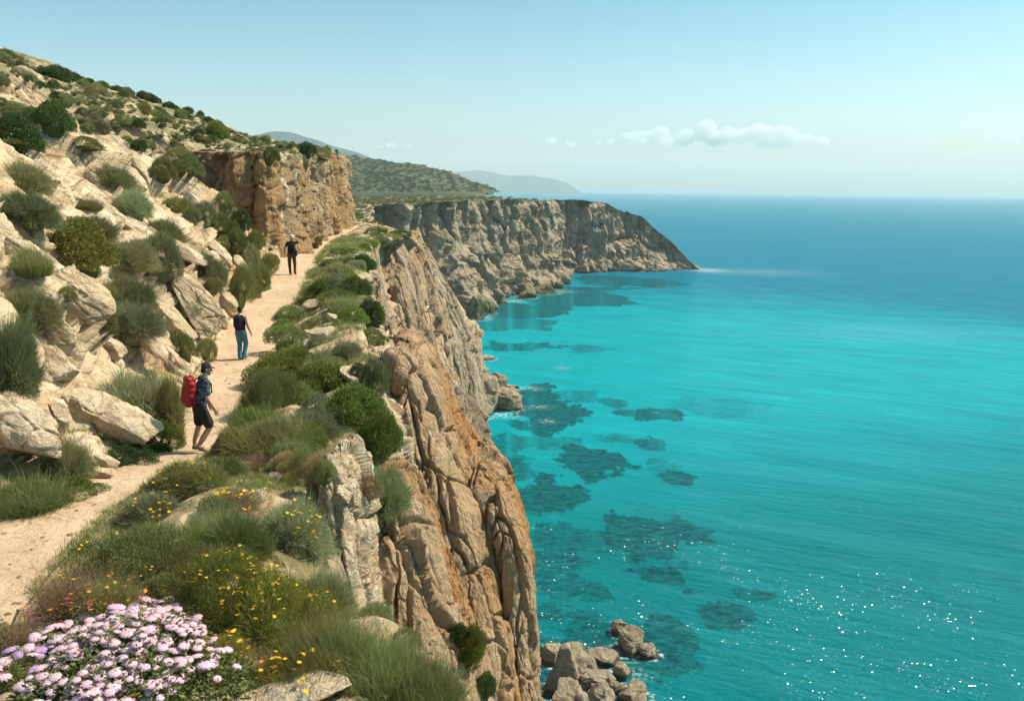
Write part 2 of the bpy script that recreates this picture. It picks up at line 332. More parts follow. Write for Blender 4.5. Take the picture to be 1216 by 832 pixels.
def land_mat():
    t = NT('slope_and_path'); tc = t.n('ShaderNodeTexCoord').outputs['Object']
    Q = t.mapping(tc, (1, .5, 1.6), (0, radians(35), 0))
    med = t.noise(Q, 1.3, 7, .62, .5); fine = t.noise(Q, 7, 6, .7); grain = t.noise(tc, 45, 4, .65); big = t.noise(tc, .25, 3)
    strat = t.noise(t.mapping(tc, (1, .3, 6), (0, radians(35), 0)), 1.2, 6, .65)
    rock = t.mix(t.ramp(med, .3, .66), (.52, .385, .245), (.71, .565, .39))
    rock = t.mix(t.math('MULTIPLY', t.ramp(big, .45, .65), .5), rock, (.50, .30, .14))
    rock = t.mix(t.math('MULTIPLY', t.ramp(fine, .52, .7), .55), rock, (.27, .19, .12))
    rock = t.mix(t.math('MULTIPLY', t.ramp(strat, .52, .6), .6), rock, (.25, .165, .095))
    rock = t.mix(t.math('MULTIPLY', t.ramp(t.noise(tc, 3.1, 5, .7, .6), .56, .66), .4), rock, (.22, .20, .17))
    cl = t.mix(t.ramp(t.noise(tc, .35, 6, .65), .35, .65), (.44, .29, .175), (.58, .42, .275))
    cl = t.mix(t.math('MULTIPLY', t.ramp(t.noise(t.mapping(tc, (1.4, 1.4, .3)), .6, 5, .7), .47, .62), .75), cl, (.17, .105, .06))
    cl = t.mix(t.ramp(t.noise(t.mapping(tc, (1, 1, .5)), .12, 3), .45, .6, 0, .5), cl, (.31, .25, .175))
    wv = t.n('ShaderNodeVectorMath', operation='MULTIPLY_ADD'); t.l(t.noise(tc, .5, 3, .6, 0, 1), wv.inputs[0]); wv.inputs[1].default_value = (1.5,)*3; t.l(t.mapping(tc, (1, 1, .45)), wv.inputs[2])
    ed = t.vor(wv.outputs[0], .55, 'DISTANCE_TO_EDGE'); ckc = t.ramp(ed, 0, .04, 1, 0)
    cl = t.mix(t.math('MULTIPLY', ckc, .6), cl, (.07, .05, .035))
    soil = t.mix(t.ramp(t.noise(tc, 1.1, 5, .6), .38, .62), (.40, .27, .16), (.56, .44, .30))
    gl = t.ramp(t.noise(tc, .9, 6, .7), .44, .56); soil = t.mix(t.math('MULTIPLY', gl, .75), soil, t.mix(fine, (.07, .085, .025), (.16, .16, .05)))
    geo = t.n('ShaderNodeNewGeometry'); sx = t.n('ShaderNodeSeparateXYZ'); t.l(geo.outputs['Position'], sx.inputs[0])
    hi = t.math('MULTIPLY', t.ramp(sx.outputs[1], 48, 60), t.ramp(t.noise(tc, .45, 6, .8), .40, .52)); 
    rock = t.mix(t.math('MULTIPLY', hi, .8), rock, t.mix(fine, (.075, .09, .03), (.15, .15, .06)))
    path = t.mix(t.ramp(t.noise(tc, .9, 5, .6), .3, .7), (.54, .375, .24), (.66, .475, .32))
    path = t.mix(t.math('MULTIPLY', t.ramp(t.noise(tc, 8, 7, .8), .52, .64), .75), path, (.34, .225, .14))
    peb = t.vor(tc, 16, 'F1'); path = t.mix(t.math('MULTIPLY', t.ramp(peb, .0, .16, 1, 0), t.ramp(t.noise(tc, 3, 3), .45, .6)), path, (.66, .56, .44))
    ks = t.attr('k'); wl = t.math('MULTIPLY', t.ramp(ks, 11.2, 11.9), t.ramp(ks, 15.1, 15.5, 1, 0))
    exposed = t.ramp(t.noise(tc, .55, 5, .65), .5, .6)
    led = t.mix(exposed, soil, rock)
    c = t.mix(wl, rock, led); c = t.mix(t.attr('wcl'), c, cl)
    wpn = t.ramp(t.math('ADD', t.attr('wpath'), t.math('MULTIPLY', t.math('SUBTRACT', t.noise(tc, 2.2, 5, .7), .5), .9)), .38, .6)
    c = t.mix(wpn, c, path)
    c = t.mix(.3, c, t.mix(grain, (.3, .3, .3), (1., 1., 1.)), 'MULTIPLY')
    h = t.math('ADD', t.math('MULTIPLY', med, .9), t.math('MULTIPLY', fine, .5)); h = t.math('ADD', h, t.math('MULTIPLY', strat, 1.1))
    h = t.math('ADD', h, t.math('MULTIPLY', grain, .10)); h = t.math('SUBTRACT', h, t.math('MULTIPLY', t.math('MULTIPLY', ckc, t.attr('wcl')), 1.2))
    hp = t.math('ADD', t.math('MULTIPLY', t.noise(tc, 4.5, 7, .7), .55), t.math('MULTIPLY', grain, .06)); hp = t.math('SUBTRACT', hp, t.math('MULTIPLY', t.ramp(peb, 0, .2), .04))
    hm = t.n('ShaderNodeMix', data_type='FLOAT'); t.l(wpn, hm.inputs[0]); t.l(h, hm.inputs[2]); t.l(hp, hm.inputs[3])
    return t.done(t.bsdf(c, .92, t.bump(hm.outputs[0], 1, .15), .15).outputs[0])
land.materials.append(land_mat())
land_o = tag(link('terrain', land), kind='structure')

# ------------------------------------------------------------------ generic displaced rock pillar built from rings (pxL, pxR, row, Y, half depth)
def pillar(rings, mat, nu=260, nv=300, amp=1., seed=0, cap=.35, blk=(.8, .8, .3), sup=2.6, name='rock_pillar', skew=0, ls=1.):
    R = []
    for (a, b, row, Y, dp) in rings:
        A = unp(a, row, Y); Bp = unp(b, row, Y); c = (A+Bp)/2
        R.append([c[0], Y+dp, c[2], abs(Bp[0]-A[0])/2, dp])
    R = np.array(R); s = np.concatenate([[0], np.cumsum(np.linalg.norm(np.diff(R[:, [0, 2]], axis=0), axis=1))])
    t = np.linspace(0, s[-1], nv); C = interp_rows(s, R, t)
    for _ in range(int(nv/40)): C[1:-1] = C[1:-1]*.5+(C[:-2]+C[2:])*.25
    # rounded cap: rings shrinking to the top
    nc = max(8, int(nv*.07)); th = np.linspace(0, pi/2, nc, endpoint=False); top = C[0]
    capr = np.array([[top[0], top[1], top[2]+cap*top[3]*cos(q), top[3]*max(.02, sin(q)), top[4]*max(.02, sin(q))] for q in th])
    C = np.vstack([capr, C]); n = len(C)
    ang = np.linspace(0, 2*pi, nu, endpoint=False); ca, sa = np.cos(ang), np.sin(ang)
    ex = 2/sup; sx = np.sign(ca)*np.abs(ca)**ex; sy = np.sign(sa)*np.abs(sa)**ex
    G = np.stack([C[:, 0][None]+sx[:, None]*C[:, 3][None], C[:, 1][None]+sy[:, None]*C[:, 4][None]+skew*(sx[:, None]*C[:, 3][None]), np.repeat(C[:, 2][None], nu, 0)], -1)
    N = gnormals(G, True).reshape(-1, 3); Pq = G.reshape(-1, 3)
    out = Pq-np.tile(C[:, [0, 1, 2]], (nu, 1)); flip = np.sign((out*N).sum(1)+1e-9); flip[flip == 0] = 1; N *= flip[:, None]
    if n: N[np.arange(nu)*n] = [0, 0, 1]
    Pw = Pq; Pq = Pq/ls; w = .3*fbm(Pq*.9, 3, seed)[:, None]
    bl = np.array(blk)
    f1, f2, ci, tl = vorof(Pq*bl+w*.6, seed+3); g1, g2, cj, tl2 = vorof(Pq*bl*[2.6, 2.6, 2.2]+w*1.1, seed+9); k1, k2, ck, tl3 = vorof(Pq*[1.15, 1.15, .07]+w*.5, seed+15)
    d = amp*(.10*(ci-.5)+.17*tl-.16*(1-sm(0, .045, f2-f1))+.03*(cj-.5)+.07*tl2-.03*(1-sm(0, .06, g2-g1))+.16*(ck-.5)+.12*tl3-.26*(1-sm(0, .09, k2-k1))
             +.16*fbm(Pq*[.8, .8, .2], 3, seed+20)+.06*fbm(Pq*[2.4, 2.4, 1.2], 4, seed+30, .6, True)+.045*fbm(Pq*[8, 8, 5], 3, seed+33))
    Pq = Pw+N*(d*ls)[:, None]
    o = Vector(Pq.mean(0).tolist()); me = mesh_np(name, Pq-np.array(o), grid_faces(nu, n, True)[:, ::-1], mat=mat)
    return link(name, me, None, o)
SURF = [land_o]
def rock(o, label, cat='rock', group=None): tag(o, label, cat, group, 'thing'); SURF.append(o); return o
G_PIL = 'rock pillars of the near cliff'
rock(pillar([(428, 468, 588, 14.2, 1.1), (418, 484, 615, 14, 1.4), (408, 500, 655, 13.8, 1.6), (408, 512, 700, 13.6, 1.7), (414, 524, 745, 13.4, 1.8), (428, 536, 790, 13.2, 1.9), (448, 552, 840, 13, 2.), (480, 590, 960, 12.6, 2.3)], M['cliff'], 300, 340, 1., 3, blk=(.8, .8, .28)),
     'tall orange-brown rock column directly under the round bush at the cliff edge', 'rock pillar', G_PIL)
rock(pillar([(378, 404, 562, 12.6, .8), (376, 410, 590, 12.5, .9), (380, 416, 620, 12.4, 1.), (386, 424, 660, 12.3, 1.1), (394, 430, 720, 12.2, 1.2), (402, 440, 800, 12, 1.4)], M['boulder'], 180, 220, .75, 13, blk=(1.6, 1.6, .8)),
     'narrow blocky pale rock column left of the orange-brown pillar, above the spiky bush', 'rock pillar', G_PIL)
rock(pillar([(458, 478, 424, 21.5, 1.6), (456, 502, 446, 21.3, 2.), (460, 520, 490, 21, 2.4), (466, 532, 530, 20.8, 2.6), (474, 556, 575, 20.5, 2.8), (484, 588, 620, 20.2, 3.), (500, 600, 680, 20, 3.2), (516, 606, 740, 19.6, 3.), (530, 616, 800, 19.3, 3.), (540, 624, 850, 19, 3.), (570, 650, 980, 18.5, 3.2)], M['cliff'], 340, 420, .8, 23, blk=(.5, .5, .22), sup=2.3, skew=.35),
     'largest orange rock face of the near cliff, right of the round bush', 'rock pillar', G_PIL)
rock(pillar([(538, 584, 562, 21.6, 1.3), (545, 602, 585, 21.2, 1.5), (572, 614, 620, 21, 1.7), (582, 630, 660, 20.9, 1.8), (588, 634, 710, 20.8, 1.8), (598, 636, 760, 20.6, 1.8), (606, 638, 800, 20.4, 1.8), (612, 641, 860, 20, 2.), (620, 655, 980, 19.4, 2.2)], M['cliff'], 260, 380, .85, 43, blk=(.9, .9, .4), skew=.3),
     'outermost knobbly orange rock pillar standing against the turquoise water', 'rock pillar', G_PIL)
rock(pillar([(478, 492, 452, 25.5, 1.8), (478, 520, 480, 25, 2.4), (480, 546, 505, 24.8, 2.8), (482, 562, 530, 24.5, 3.), (484, 574, 556, 24, 3.2), (490, 586, 620, 24, 3.5), (500, 600, 800, 23, 4)], M['grey'], 260, 260, 1., 57, blk=(.7, .7, .5)),
     'grey-brown rough rock shoulder rising behind the cracked orange face, against the sea', 'rock pillar', G_PIL)
rock(pillar([(418, 446, 400, 27, 1.2), (414, 458, 425, 24, 1.8), (405, 470, 455, 21.5, 2.), (402, 474, 500, 20, 2.2), (404, 478, 550, 18.8, 2.3), (404, 480, 620, 18, 2.3), (410, 500, 760, 17, 2.5)], M['boulder'], 240, 260, .8, 67, blk=(.8, .8, .5)),
     'rounded pale rock shoulder of the cliff edge below the dark green bush', 'rock pillar', G_PIL)
G_MID = 'buttresses of the middle cliff below the bend of the path'
rock(pillar([(436, 462, 289, 92, 5), (434, 470, 310, 91, 6), (436, 480, 350, 90, 6.5), (444, 490, 400, 89, 7), (454, 504, 450, 88, 7.5), (468, 520, 520, 87, 8), (480, 545, 640, 86, 9)], M['mid'], 300, 340, .8, 81, blk=(.6, .6, .16), sup=2.3, skew=.3, ls=4.),
     'nearest brown buttress of the middle cliff, under the far end of the ledge', 'rock buttress', G_MID)
rock(pillar([(460, 486, 286, 138, 7), (464, 498, 315, 137, 8), (470, 510, 355, 136, 9), (478, 520, 400, 135, 10), (488, 530, 450, 134, 11), (500, 545, 520, 133, 12), (508, 556, 600, 132, 13)], M['mid'], 300, 340, .8, 83, blk=(.6, .6, .16), sup=2.3, skew=.3, ls=5.),
     'second brown buttress of the middle cliff, parted from the first by a dark groove', 'rock buttress', G_MID)
rock(pillar([(484, 500, 292, 212, 7), (484, 512, 315, 211, 9), (488, 526, 345, 210, 10), (492, 541, 380, 209, 11), (498, 553, 410, 208, 12), (506, 562, 440, 208, 12), (512, 570, 468, 208, 13), (514, 576, 496, 208, 13)], M['midgrey'], 300, 340, .8, 85, blk=(.6, .6, .18), sup=2.3, skew=.2, ls=6.),
     'grey-tan outer buttress of the middle cliff dropping straight into the bay', 'rock buttress', G_MID)
# the ochre wall above the path
def wall_mesh():
    pts = [(-31, 60), (-24, 54), (-18, 51.5), (-14.6, 50.2), (-13.6, 50.6)]
    for Y in (56, 66, 78, 92, 103, 107.5): pts.append((I(Y, PY, PL)-.15, Y))
    pts += [(-21.8, 109.5), (-25, 112), (-34, 118)]
    pts = np.array(pts); s = np.concatenate([[0], np.cumsum(np.linalg.norm(np.diff(pts, axis=0), axis=1))])
    nu, nv = 1000, 130; # dense where near
    t = np.linspace(0, s[-1], nu); XY = interp_rows(s, pts, t)
    for _ in range(10): XY[1:-1] = XY[1:-1]*.5+(XY[:-2]+XY[2:])*.25
    zt = I(XY[:, 1], [50, 60, 92, 110, 118], [1.75, 2.0, 3.1, 3.6, 5.5])+H; zb = I(XY[:, 1], PY, PZ)+H-.6
    tn = np.gradient(XY, axis=0); tn /= np.linalg.norm(tn, axis=1, keepdims=True); n2 = np.stack([tn[:, 1], -tn[:, 0]], -1)
    v = np.linspace(0, 1, nv)
    batter = 1.0*v**1.5
    X = XY[:, None, 0]+n2[:, None, 0]*(batter[None]-.2); Yy = XY[:, None, 1]+n2[:, None, 1]*(batter[None]-.2); Z = zt[:, None]*(1-v)+zb[:, None]*v
    # cap strip running back
    back = np.array([3.5, 2., .8]); Xb = XY[:, None, 0]-n2[:, None, 0]*back[None]; Yb = XY[:, None, 1]-n2[:, None, 1]*back[None]; Zb = zt[:, None]+np.array([-.25, .0, .05])[None]
    G = np.stack([np.concatenate([Xb, X], 1), np.concatenate([Yb, Yy], 1), np.concatenate([Zb, Z], 1)], -1)
    N = -gnormals(G)
    nn = np.tile(np.concatenate([np.zeros(3), np.ones(nv)])[None], (nu, 1)).ravel()
    Pq = G.reshape(-1, 3); S = np.repeat(t, nv+3); V = np.tile(np.concatenate([[0, 0, 0], v]), nu)
    ph = S+.8*fbm(np.stack([S*.2, V*2, S*0], -1), 3, 5)
    col = np.abs(np.sin(ph*.62+1.2*np.sin(ph*.23)))**.6
    col2 = np.abs(np.sin(ph*1.9+1.7*np.sin(ph*.6)))**.7
    d = 1.25*(col-.6)+.45*(col2-.6)+.6*(voro(Pq*[.5, .35, .14], 8)[2]-.5)+.45*fbm(Pq*[.7, .5, .3], 4, 19)+.16*fbm(Pq*[2, 1.5, 1.2], 4, 29)
    c1, c2_, c3, c4 = vorof(Pq*[.75, .55, .06]+.3*fbm(Pq*.5, 2, 3)[:, None], 44); e1_, e2_, e3_, e4_ = vorof(Pq*[1.3, 1., .7], 48)
    d += .5*(c3-.5)+.4*c4-.45*(1-sm(0, .1, c2_-c1))+.22*e4_-.10*(1-sm(0, .1, e2_-e1_))+.12*fbm(Pq*[3, 2, 2], 4, 51, .6, True)
    d = d*np.where(S < 20, 1.3, 1.); hN = np.stack([n2[:, 0], n2[:, 1], 0*n2[:, 0]], -1).repeat(nv+3, 0)
    Pq = Pq+hN*(d*nn*sm(-.15, .12, V))[:, None]
    return mesh_np('rock_wall', Pq, grid_faces(nu, nv+3)[:, ::-1], mat=M['wall'])
wall_o = link('rock_wall', wall_mesh()); rock(wall_o, 'vertical ochre rock wall with ribbed columns standing along the left side of the path', 'rock wall')
# ------------------------------------------------------------------ far headland
def headland():
    L = [((300, 252, 404), (300, 398)), ((428, 247, 405), (440, 398)), ((470, 243, 412), (492, 400)), ((500, 241, 425), (520, 402)), ((545, 239.5, 440), (553, 408)), ((565, 239, 462), (566, 425)), ((600, 237.5, 500), (602, 486)),
         ((640, 236.5, 560), (650, 528)), ((655, 236.5, 572), (672, 545)), ((658, 236.5, 650), (664, 628)), ((700, 239, 660), (706, 640)), ((728, 246, 672), (738, 648)), ((748, 256, 684), (770, 652)),
         ((762, 259, 684), (784, 656)), ((778, 274, 684), (802, 662)), ((802, 293, 682), (818, 668)), ((818, 311, 681), (828, 674)), ((830, 320.5, 681), (834, 681))]
    T = np.array([unp(*a) for a, b in L]); Bs = []
    for (a, b) in L:
        x = xat(b[0], b[1], -60); Bs.append([x, b[1], 0])
    Bs = np.array(Bs); Bs[:, 2] = -2
    bk = []
    for k, q in enumerate(T):
        if k < 9: bk.append([q[0]*2.2-20, 1080, H-11])
        elif k < 12: bk.append([0, 0, 0])
        else: bk.append([q[0]+16, q[1]+60, -2])
    for k in (9, 10, 11): bk[k] = [T[k][0]+22, T[k][1]+150, T[k][2]-30]
    bk[8] = [T[8][0]-10, 850, H-24]; bk[7] = [T[7][0]-20, 950, H-15]
    bk = np.array(bk)
    s = np.concatenate([[0], np.cumsum(np.linalg.norm(np.diff(Bs, axis=0), axis=1)+.3*np.linalg.norm(np.diff(T, axis=0), axis=1))])
    nu = 760; t = np.linspace(0, s[-1], nu); T, Bs, bk = (interp_rows(s, q, t) for q in (T, Bs, bk))
    vb = np.linspace(0, 1, 60, endpoint=False)**.5; vf = np.linspace(0, 1, 170)
    fx = I(vf, [0, .25, .5, .75, 1], [0, .05, .2, .52, 1.]); 
    back = bk[:, None]*(1-vb[None, :, None])+T[:, None]*vb[None, :, None]
    back[..., 2] = (bk[:, None, 2]*(1-vb**1.5)+T[:, None, 2]*vb**1.5) if False else back[..., 2]
    face = np.stack([T[:, None, 0]*(1-fx)+Bs[:, None, 0]*fx, T[:, None, 1]*(1-fx)+Bs[:, None, 1]*fx, T[:, None, 2]*(1-vf)+Bs[:, None, 2]*vf], -1)
    G = np.concatenate([back, face], 1); N = -gnormals(G)
    for _ in range(1): pass
    Pq = G.reshape(-1, 3); N = N.reshape(-1, 3); V = np.tile(np.concatenate([vb*0, vf]), nu); isf = np.tile(np.concatenate([np.zeros(60), np.ones(170)]), nu)
    S = np.repeat(t, 230)
    q = np.stack([S*.03+.35*V, V*.5, S*0], -1)
    v1 = vorof(Pq*[.05, .05, .012], 90); v2 = vorof(Pq*[.13, .13, .04], 92)
    d = 7*fbm(q, 5, 4, .55, True)*sm(-.05, .5, V)*(1-.5*V)+3.5*fbm(np.stack([S*.012, V*1.1, S*0+3], -1), 4, 8)+9*v1[3]-4*(1-sm(0, .1, v1[1]-v1[0]))+4.6*v2[3]-1.6*(1-sm(0, .1, v2[1]-v2[0]))+1.6*fbm(Pq*[.15, .15, .08], 4, 11, .6, True)+.6*fbm(Pq*.4, 3, 17)-1.5+1.9*vorof(Pq*[.3, .3, .12], 95)[3]
    led = np.sin(Pq[:, 2]*.55+2*fbm(Pq*.03, 2, 66))*.7
    tipf = 1-.55*sm(s[-1]*.86, s[-1], S)
    hN = N.copy(); hN[:, 2] *= .35
    Pq = Pq+hN*((d+led)*isf*sm(0, .06, V)*tipf)[:, None]
    up = 1.6*fbm(Pq*.03, 4, 88)+.8*fbm(Pq*.12, 3, 89)
    up = up+sm(s[-1]*.72, s[-1]*.85, S)*2.6*np.maximum(0, fbm(Pq*[.09, .09, 0], 3, 97))*(1-.5*sm(s[-1]*.93, s[-1], S))
    Pq[:, 2] += up*(1-isf)+isf*up*(1-sm(0, .1, V))
    return mesh_np('headland_terrain', Pq, grid_faces(nu, 230), mat=None, col={'face': isf*sm(0, .03, V)})
hd = headland()
def headland_mat():
    m = M['far']; nt = m.node_tree; b = [n for n in nt.nodes if n.type == 'BSDF_PRINCIPLED'][0]
    src = b.inputs['Base Color'].links[0].from_socket; t = NT.__new__(NT); t.m = m; t.t = nt; t.out = None
    tc = t.n('ShaderNodeTexCoord').outputs['Object']
    scr = t.mix(t.ramp(t.noise(tc, .16, 5, .7), .42, .58), (.30, .25, .15), (.085, .10, .04)); scr = t.mix(t.ramp(t.vor(tc, .35), .25, .6, .8, 0), scr, (.05, .065, .025))
    t.l(t.mix(t.attr('face'), scr, src), b.inputs['Base Color'])
    return m
hd.materials.append(headland_mat())
head_o = tag(link('headland_terrain', hd), kind='structure'); SURF.append(head_o)
# ------------------------------------------------------------------ hills beyond
def ridge(name, pts, Y, ybase, yback, zb, nx, ny, amp, mat, seed):
    """pts: skyline (px,row) seen at distance Y; a real hill body with slopes on both sides"""
    R = np.array([unp(a, b, Y) for a, b in pts]); u = np.linspace(R[0, 0], R[-1, 0], nx); z = np.interp(u, R[:, 0], R[:, 2])
    ys = np.concatenate([np.linspace(ybase, Y, ny, endpoint=False), np.linspace(Y, yback, ny//3)])
    pr = np.interp(ys, [ybase, ybase*.55+Y*.45, Y, (Y+yback)/2, yback], [0, .38, 1, .6, 0])
    X = np.repeat(u[:, None], len(ys), 1); Yy = np.repeat(ys[None], nx, 0); Z = zb+(z[:, None]-zb)*pr[None]
    Pq = np.stack([X, Yy, Z], -1).reshape(-1, 3); sc = 1/(yback-ybase)
    Pq[:, 2] += amp*fbm(Pq*[5*sc, 5*sc, 0], 6, seed, .55, True)*np.sin(np.clip((Pq[:, 1]-ybase)/(Y-ybase), 0, 1)*pi)**.7+.18*amp*fbm(Pq*[30*sc, 0, 0], 4, seed+5)*(Pq[:, 2] > zb+5)
    return link(name, mesh_np(name, Pq, grid_faces(nx, len(ys))[:, ::-1], mat=mat))
def hill_mat(name, a, b, dot, sc, bare=(.22, .19, .12)):
    t = NT(name); tc = t.n('ShaderNodeTexCoord').outputs['Object']
    c = t.mix(t.ramp(t.noise(tc, sc, 6, .65), .35, .65), a, b); c = t.mix(t.math('MULTIPLY', t.ramp(t.noise(tc, sc*.4, 5, .7), .55, .66), .6), c, bare)
    v = t.vor(tc, sc*14); c = t.mix(t.ramp(v, .2, .5, .85, 0), c, dot)
    return t.done(t.bsdf(c, .95, t.bump(v, 1, 1.2/sc*.02), .1).outputs[0])
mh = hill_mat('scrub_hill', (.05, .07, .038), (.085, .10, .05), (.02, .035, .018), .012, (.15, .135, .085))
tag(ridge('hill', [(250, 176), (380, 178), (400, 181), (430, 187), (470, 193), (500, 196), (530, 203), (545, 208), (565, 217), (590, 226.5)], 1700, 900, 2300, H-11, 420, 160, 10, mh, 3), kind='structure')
mm = hill_mat('far_mountain', (.03, .07, .08), (.05, .09, .09), (.02, .05, .05), .0015, (.08, .11, .10))  # bluish base colours: part of the distance haze is painted into the mountain
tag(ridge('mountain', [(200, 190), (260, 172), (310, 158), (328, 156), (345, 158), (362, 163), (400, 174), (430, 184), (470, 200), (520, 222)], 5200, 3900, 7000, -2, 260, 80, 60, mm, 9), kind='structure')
mi = hill_mat('far_island', (.05, .09, .09), (.09, .13, .12), (.04, .07, .06), .002, (.12, .15, .14))  # blue-green tones put some of the haze over the island into its colour
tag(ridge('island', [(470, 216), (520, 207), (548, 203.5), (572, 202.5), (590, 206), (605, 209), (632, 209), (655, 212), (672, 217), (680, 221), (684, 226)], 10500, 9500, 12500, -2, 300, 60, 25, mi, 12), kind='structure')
WREF = .32
WASH = []
# ------------------------------------------------------------------ sea
REEF = [(642, 484, 50, 26, .95), (612, 412, 62, 7, .7), (700, 414, 30, 5, .5), (772, 491, 36, 9, .75), (860, 484, 55, 12, .35), (705, 548, 42, 22, .9), (650, 588, 52, 20, .95), (612, 560, 26, 14, .7), (805, 565, 22, 12, .75),
        (765, 638, 50, 24, .95), (812, 630, 32, 14, .8), (740, 622, 22, 14, .9), (783, 683, 34, 11, .9), (850, 729, 38, 19, .95), (895, 705, 22, 9, .7), (710, 702, 22, 10, .8), (668, 640, 40, 18, .6), (655, 680, 60, 22, .6),
        (735, 765, 95, 34, .85), (800, 785, 40, 20, .7), (700, 735, 30, 10, .6), (805, 745, 12, 9, .6), (610, 368, 80, 10, .8), (680, 352, 90, 10, .75), (600, 385, 55, 9, .6), (740, 333, 90, 6, .7), (600, 530, 26, 14, .6), (612, 600, 30, 20, .6), (648, 640, 22, 12, .6), (668, 700, 30, 14, .6), (690, 745, 22, 10, .6), (655, 725, 22, 12, .6), (720, 655, 18, 6, .5),
        (690, 470, 30, 8, .5), (730, 520, 20, 6, .5), (650, 525, 40, 8, .5), (760, 640, 70, 40, .25), (690, 800, 70, 40, .8)]
FOAM = [(795, 319.5, 0, 0, 0)]
def sea_mesh():
    r = np.concatenate([[5.], np.geomspace(60, 1500, 560), np.geomspace(1530, 60000, 90)]); a = np.concatenate([np.linspace(-180, -31, 20, endpoint=False), np.linspace(-31, 36, 640), np.linspace(37, 180, 20)])
    a = np.radians(a); Rr, A = np.meshgrid(r, a, indexing='ij'); X = Rr*np.sin(A); Y = Rr*np.cos(A)
    P = np.stack([X, Y, X*0], -1).reshape(-1, 3); x, y = P[:, 0], P[:, 1]
    reef = np.zeros(len(P)); m = (Rr.ravel() < 1400) & (np.abs(np.degrees(A.ravel())) < 50)
    Q = P[m]; rr = np.zeros(len(Q))
    sc = np.clip(np.linalg.norm(Q[:, :2], axis=1)/160, .6, 4)[:, None]
    rq = random.Random(9); extra = []
    for _ in range(34):
        py = rq.uniform(470, 800); x0 = np.interp(py, [470, 600, 700, 800], [600, 600, 645, 660]); u = rq.random()**1.7; sz = rq.uniform(4, 15); extra.append((x0+u*190, py, sz*1.6, sz*.6, rq.uniform(.35, .85)))
    for j, (px, py, rx, ry, s) in enumerate(REEF+extra):
        c = unz(px, py, 0); ex = abs(unz(px+rx, py, 0)[0]-c[0]); ey = abs(unz(px, py-ry, 0)[1]-c[1])
        sel = np.where((np.abs(Q[:, 0]-c[0]) < ex*2.2) & (np.abs(Q[:, 1]-c[1]) < ey*2.2))[0]
        if not len(sel): continue
        q = Q[sel]; k = 1.1/min(ex, ey)
        wx = 1.25*fbm(q*k+j*7, 6, 2+j, .62); wy = 1.25*fbm(q*k+50+j*7, 6, 3+j, .62)
        d = np.sqrt(((q[:, 0]-c[0])/ex+.75*wx)**2+((q[:, 1]-c[1])/ey+.75*wy)**2)
        rr[sel] = np.maximum(rr[sel], s*(1-sm(.88, .99, d)))
    det = fbm(Q/sc*.5, 5, 5, .65); rr = rr*np.clip(.85+.5*det, 0, 1)
    reef[m] = rr
    # depth: shallow bright cove, deep beyond; along-shore distance grows to the right and out
    dd = np.hypot(x*.8, y)
    warp = 60*fbm(P*.004, 4, 21)
    deep = sm(380, 760, dd+.55*np.maximum(0, x)+warp)
    mid = sm(120, 250, dd-.5*np.maximum(0, x-20)+warp*.3)
    # foam at rocks
    foam = np.zeros(len(P))
    for (px, py, rx, ry, s) in [(842, 321, 22, 2.2, .9), (905, 323, 60, 4, .22), (632, 461, 12, 2, .5), (640, 483, 12, 1.6, .5), (650, 500, 8, 2, .5), (668, 437, 8, 2, .3), (665, 346, 18, 1.6, .5), (610, 357, 14, 1.6, .5), (575, 376, 12, 2, .5), (752, 800, 20, 6, .3), (600, 493, 16, 3, .5), (1060, 395, 110, 9, .12), (560, 497, 12, 3, .4), (730, 772, 20, 4, .3)]:
        c = unz(px, py, 0); ex = abs(unz(px+rx, py, 0)[0]-c[0]); ey = abs(unz(px, py-ry, 0)[1]-c[1])
        d = np.sqrt(((x-c[0])/ex)**2+((y-c[1])/ey)**2); foam = np.maximum(foam, s*np.exp(-d*d))
    for (wx, wy, wr) in WASH:
        sel = np.where((np.abs(x-wx) < wr*2.4) & (np.abs(y-wy) < wr*2.4))[0]; d = np.hypot(x[sel]-wx, y[sel]-wy)/wr; foam[sel] = np.maximum(foam[sel], .42*np.exp(-((d-1.02)/.22)**2))
    nA = len(a); f = grid_faces(len(r), nA)
    return mesh_np('sea', P, f[:, ::-1], mat=None, col={'reef': reef, 'deep': deep, 'mid': mid, 'foam': foam})
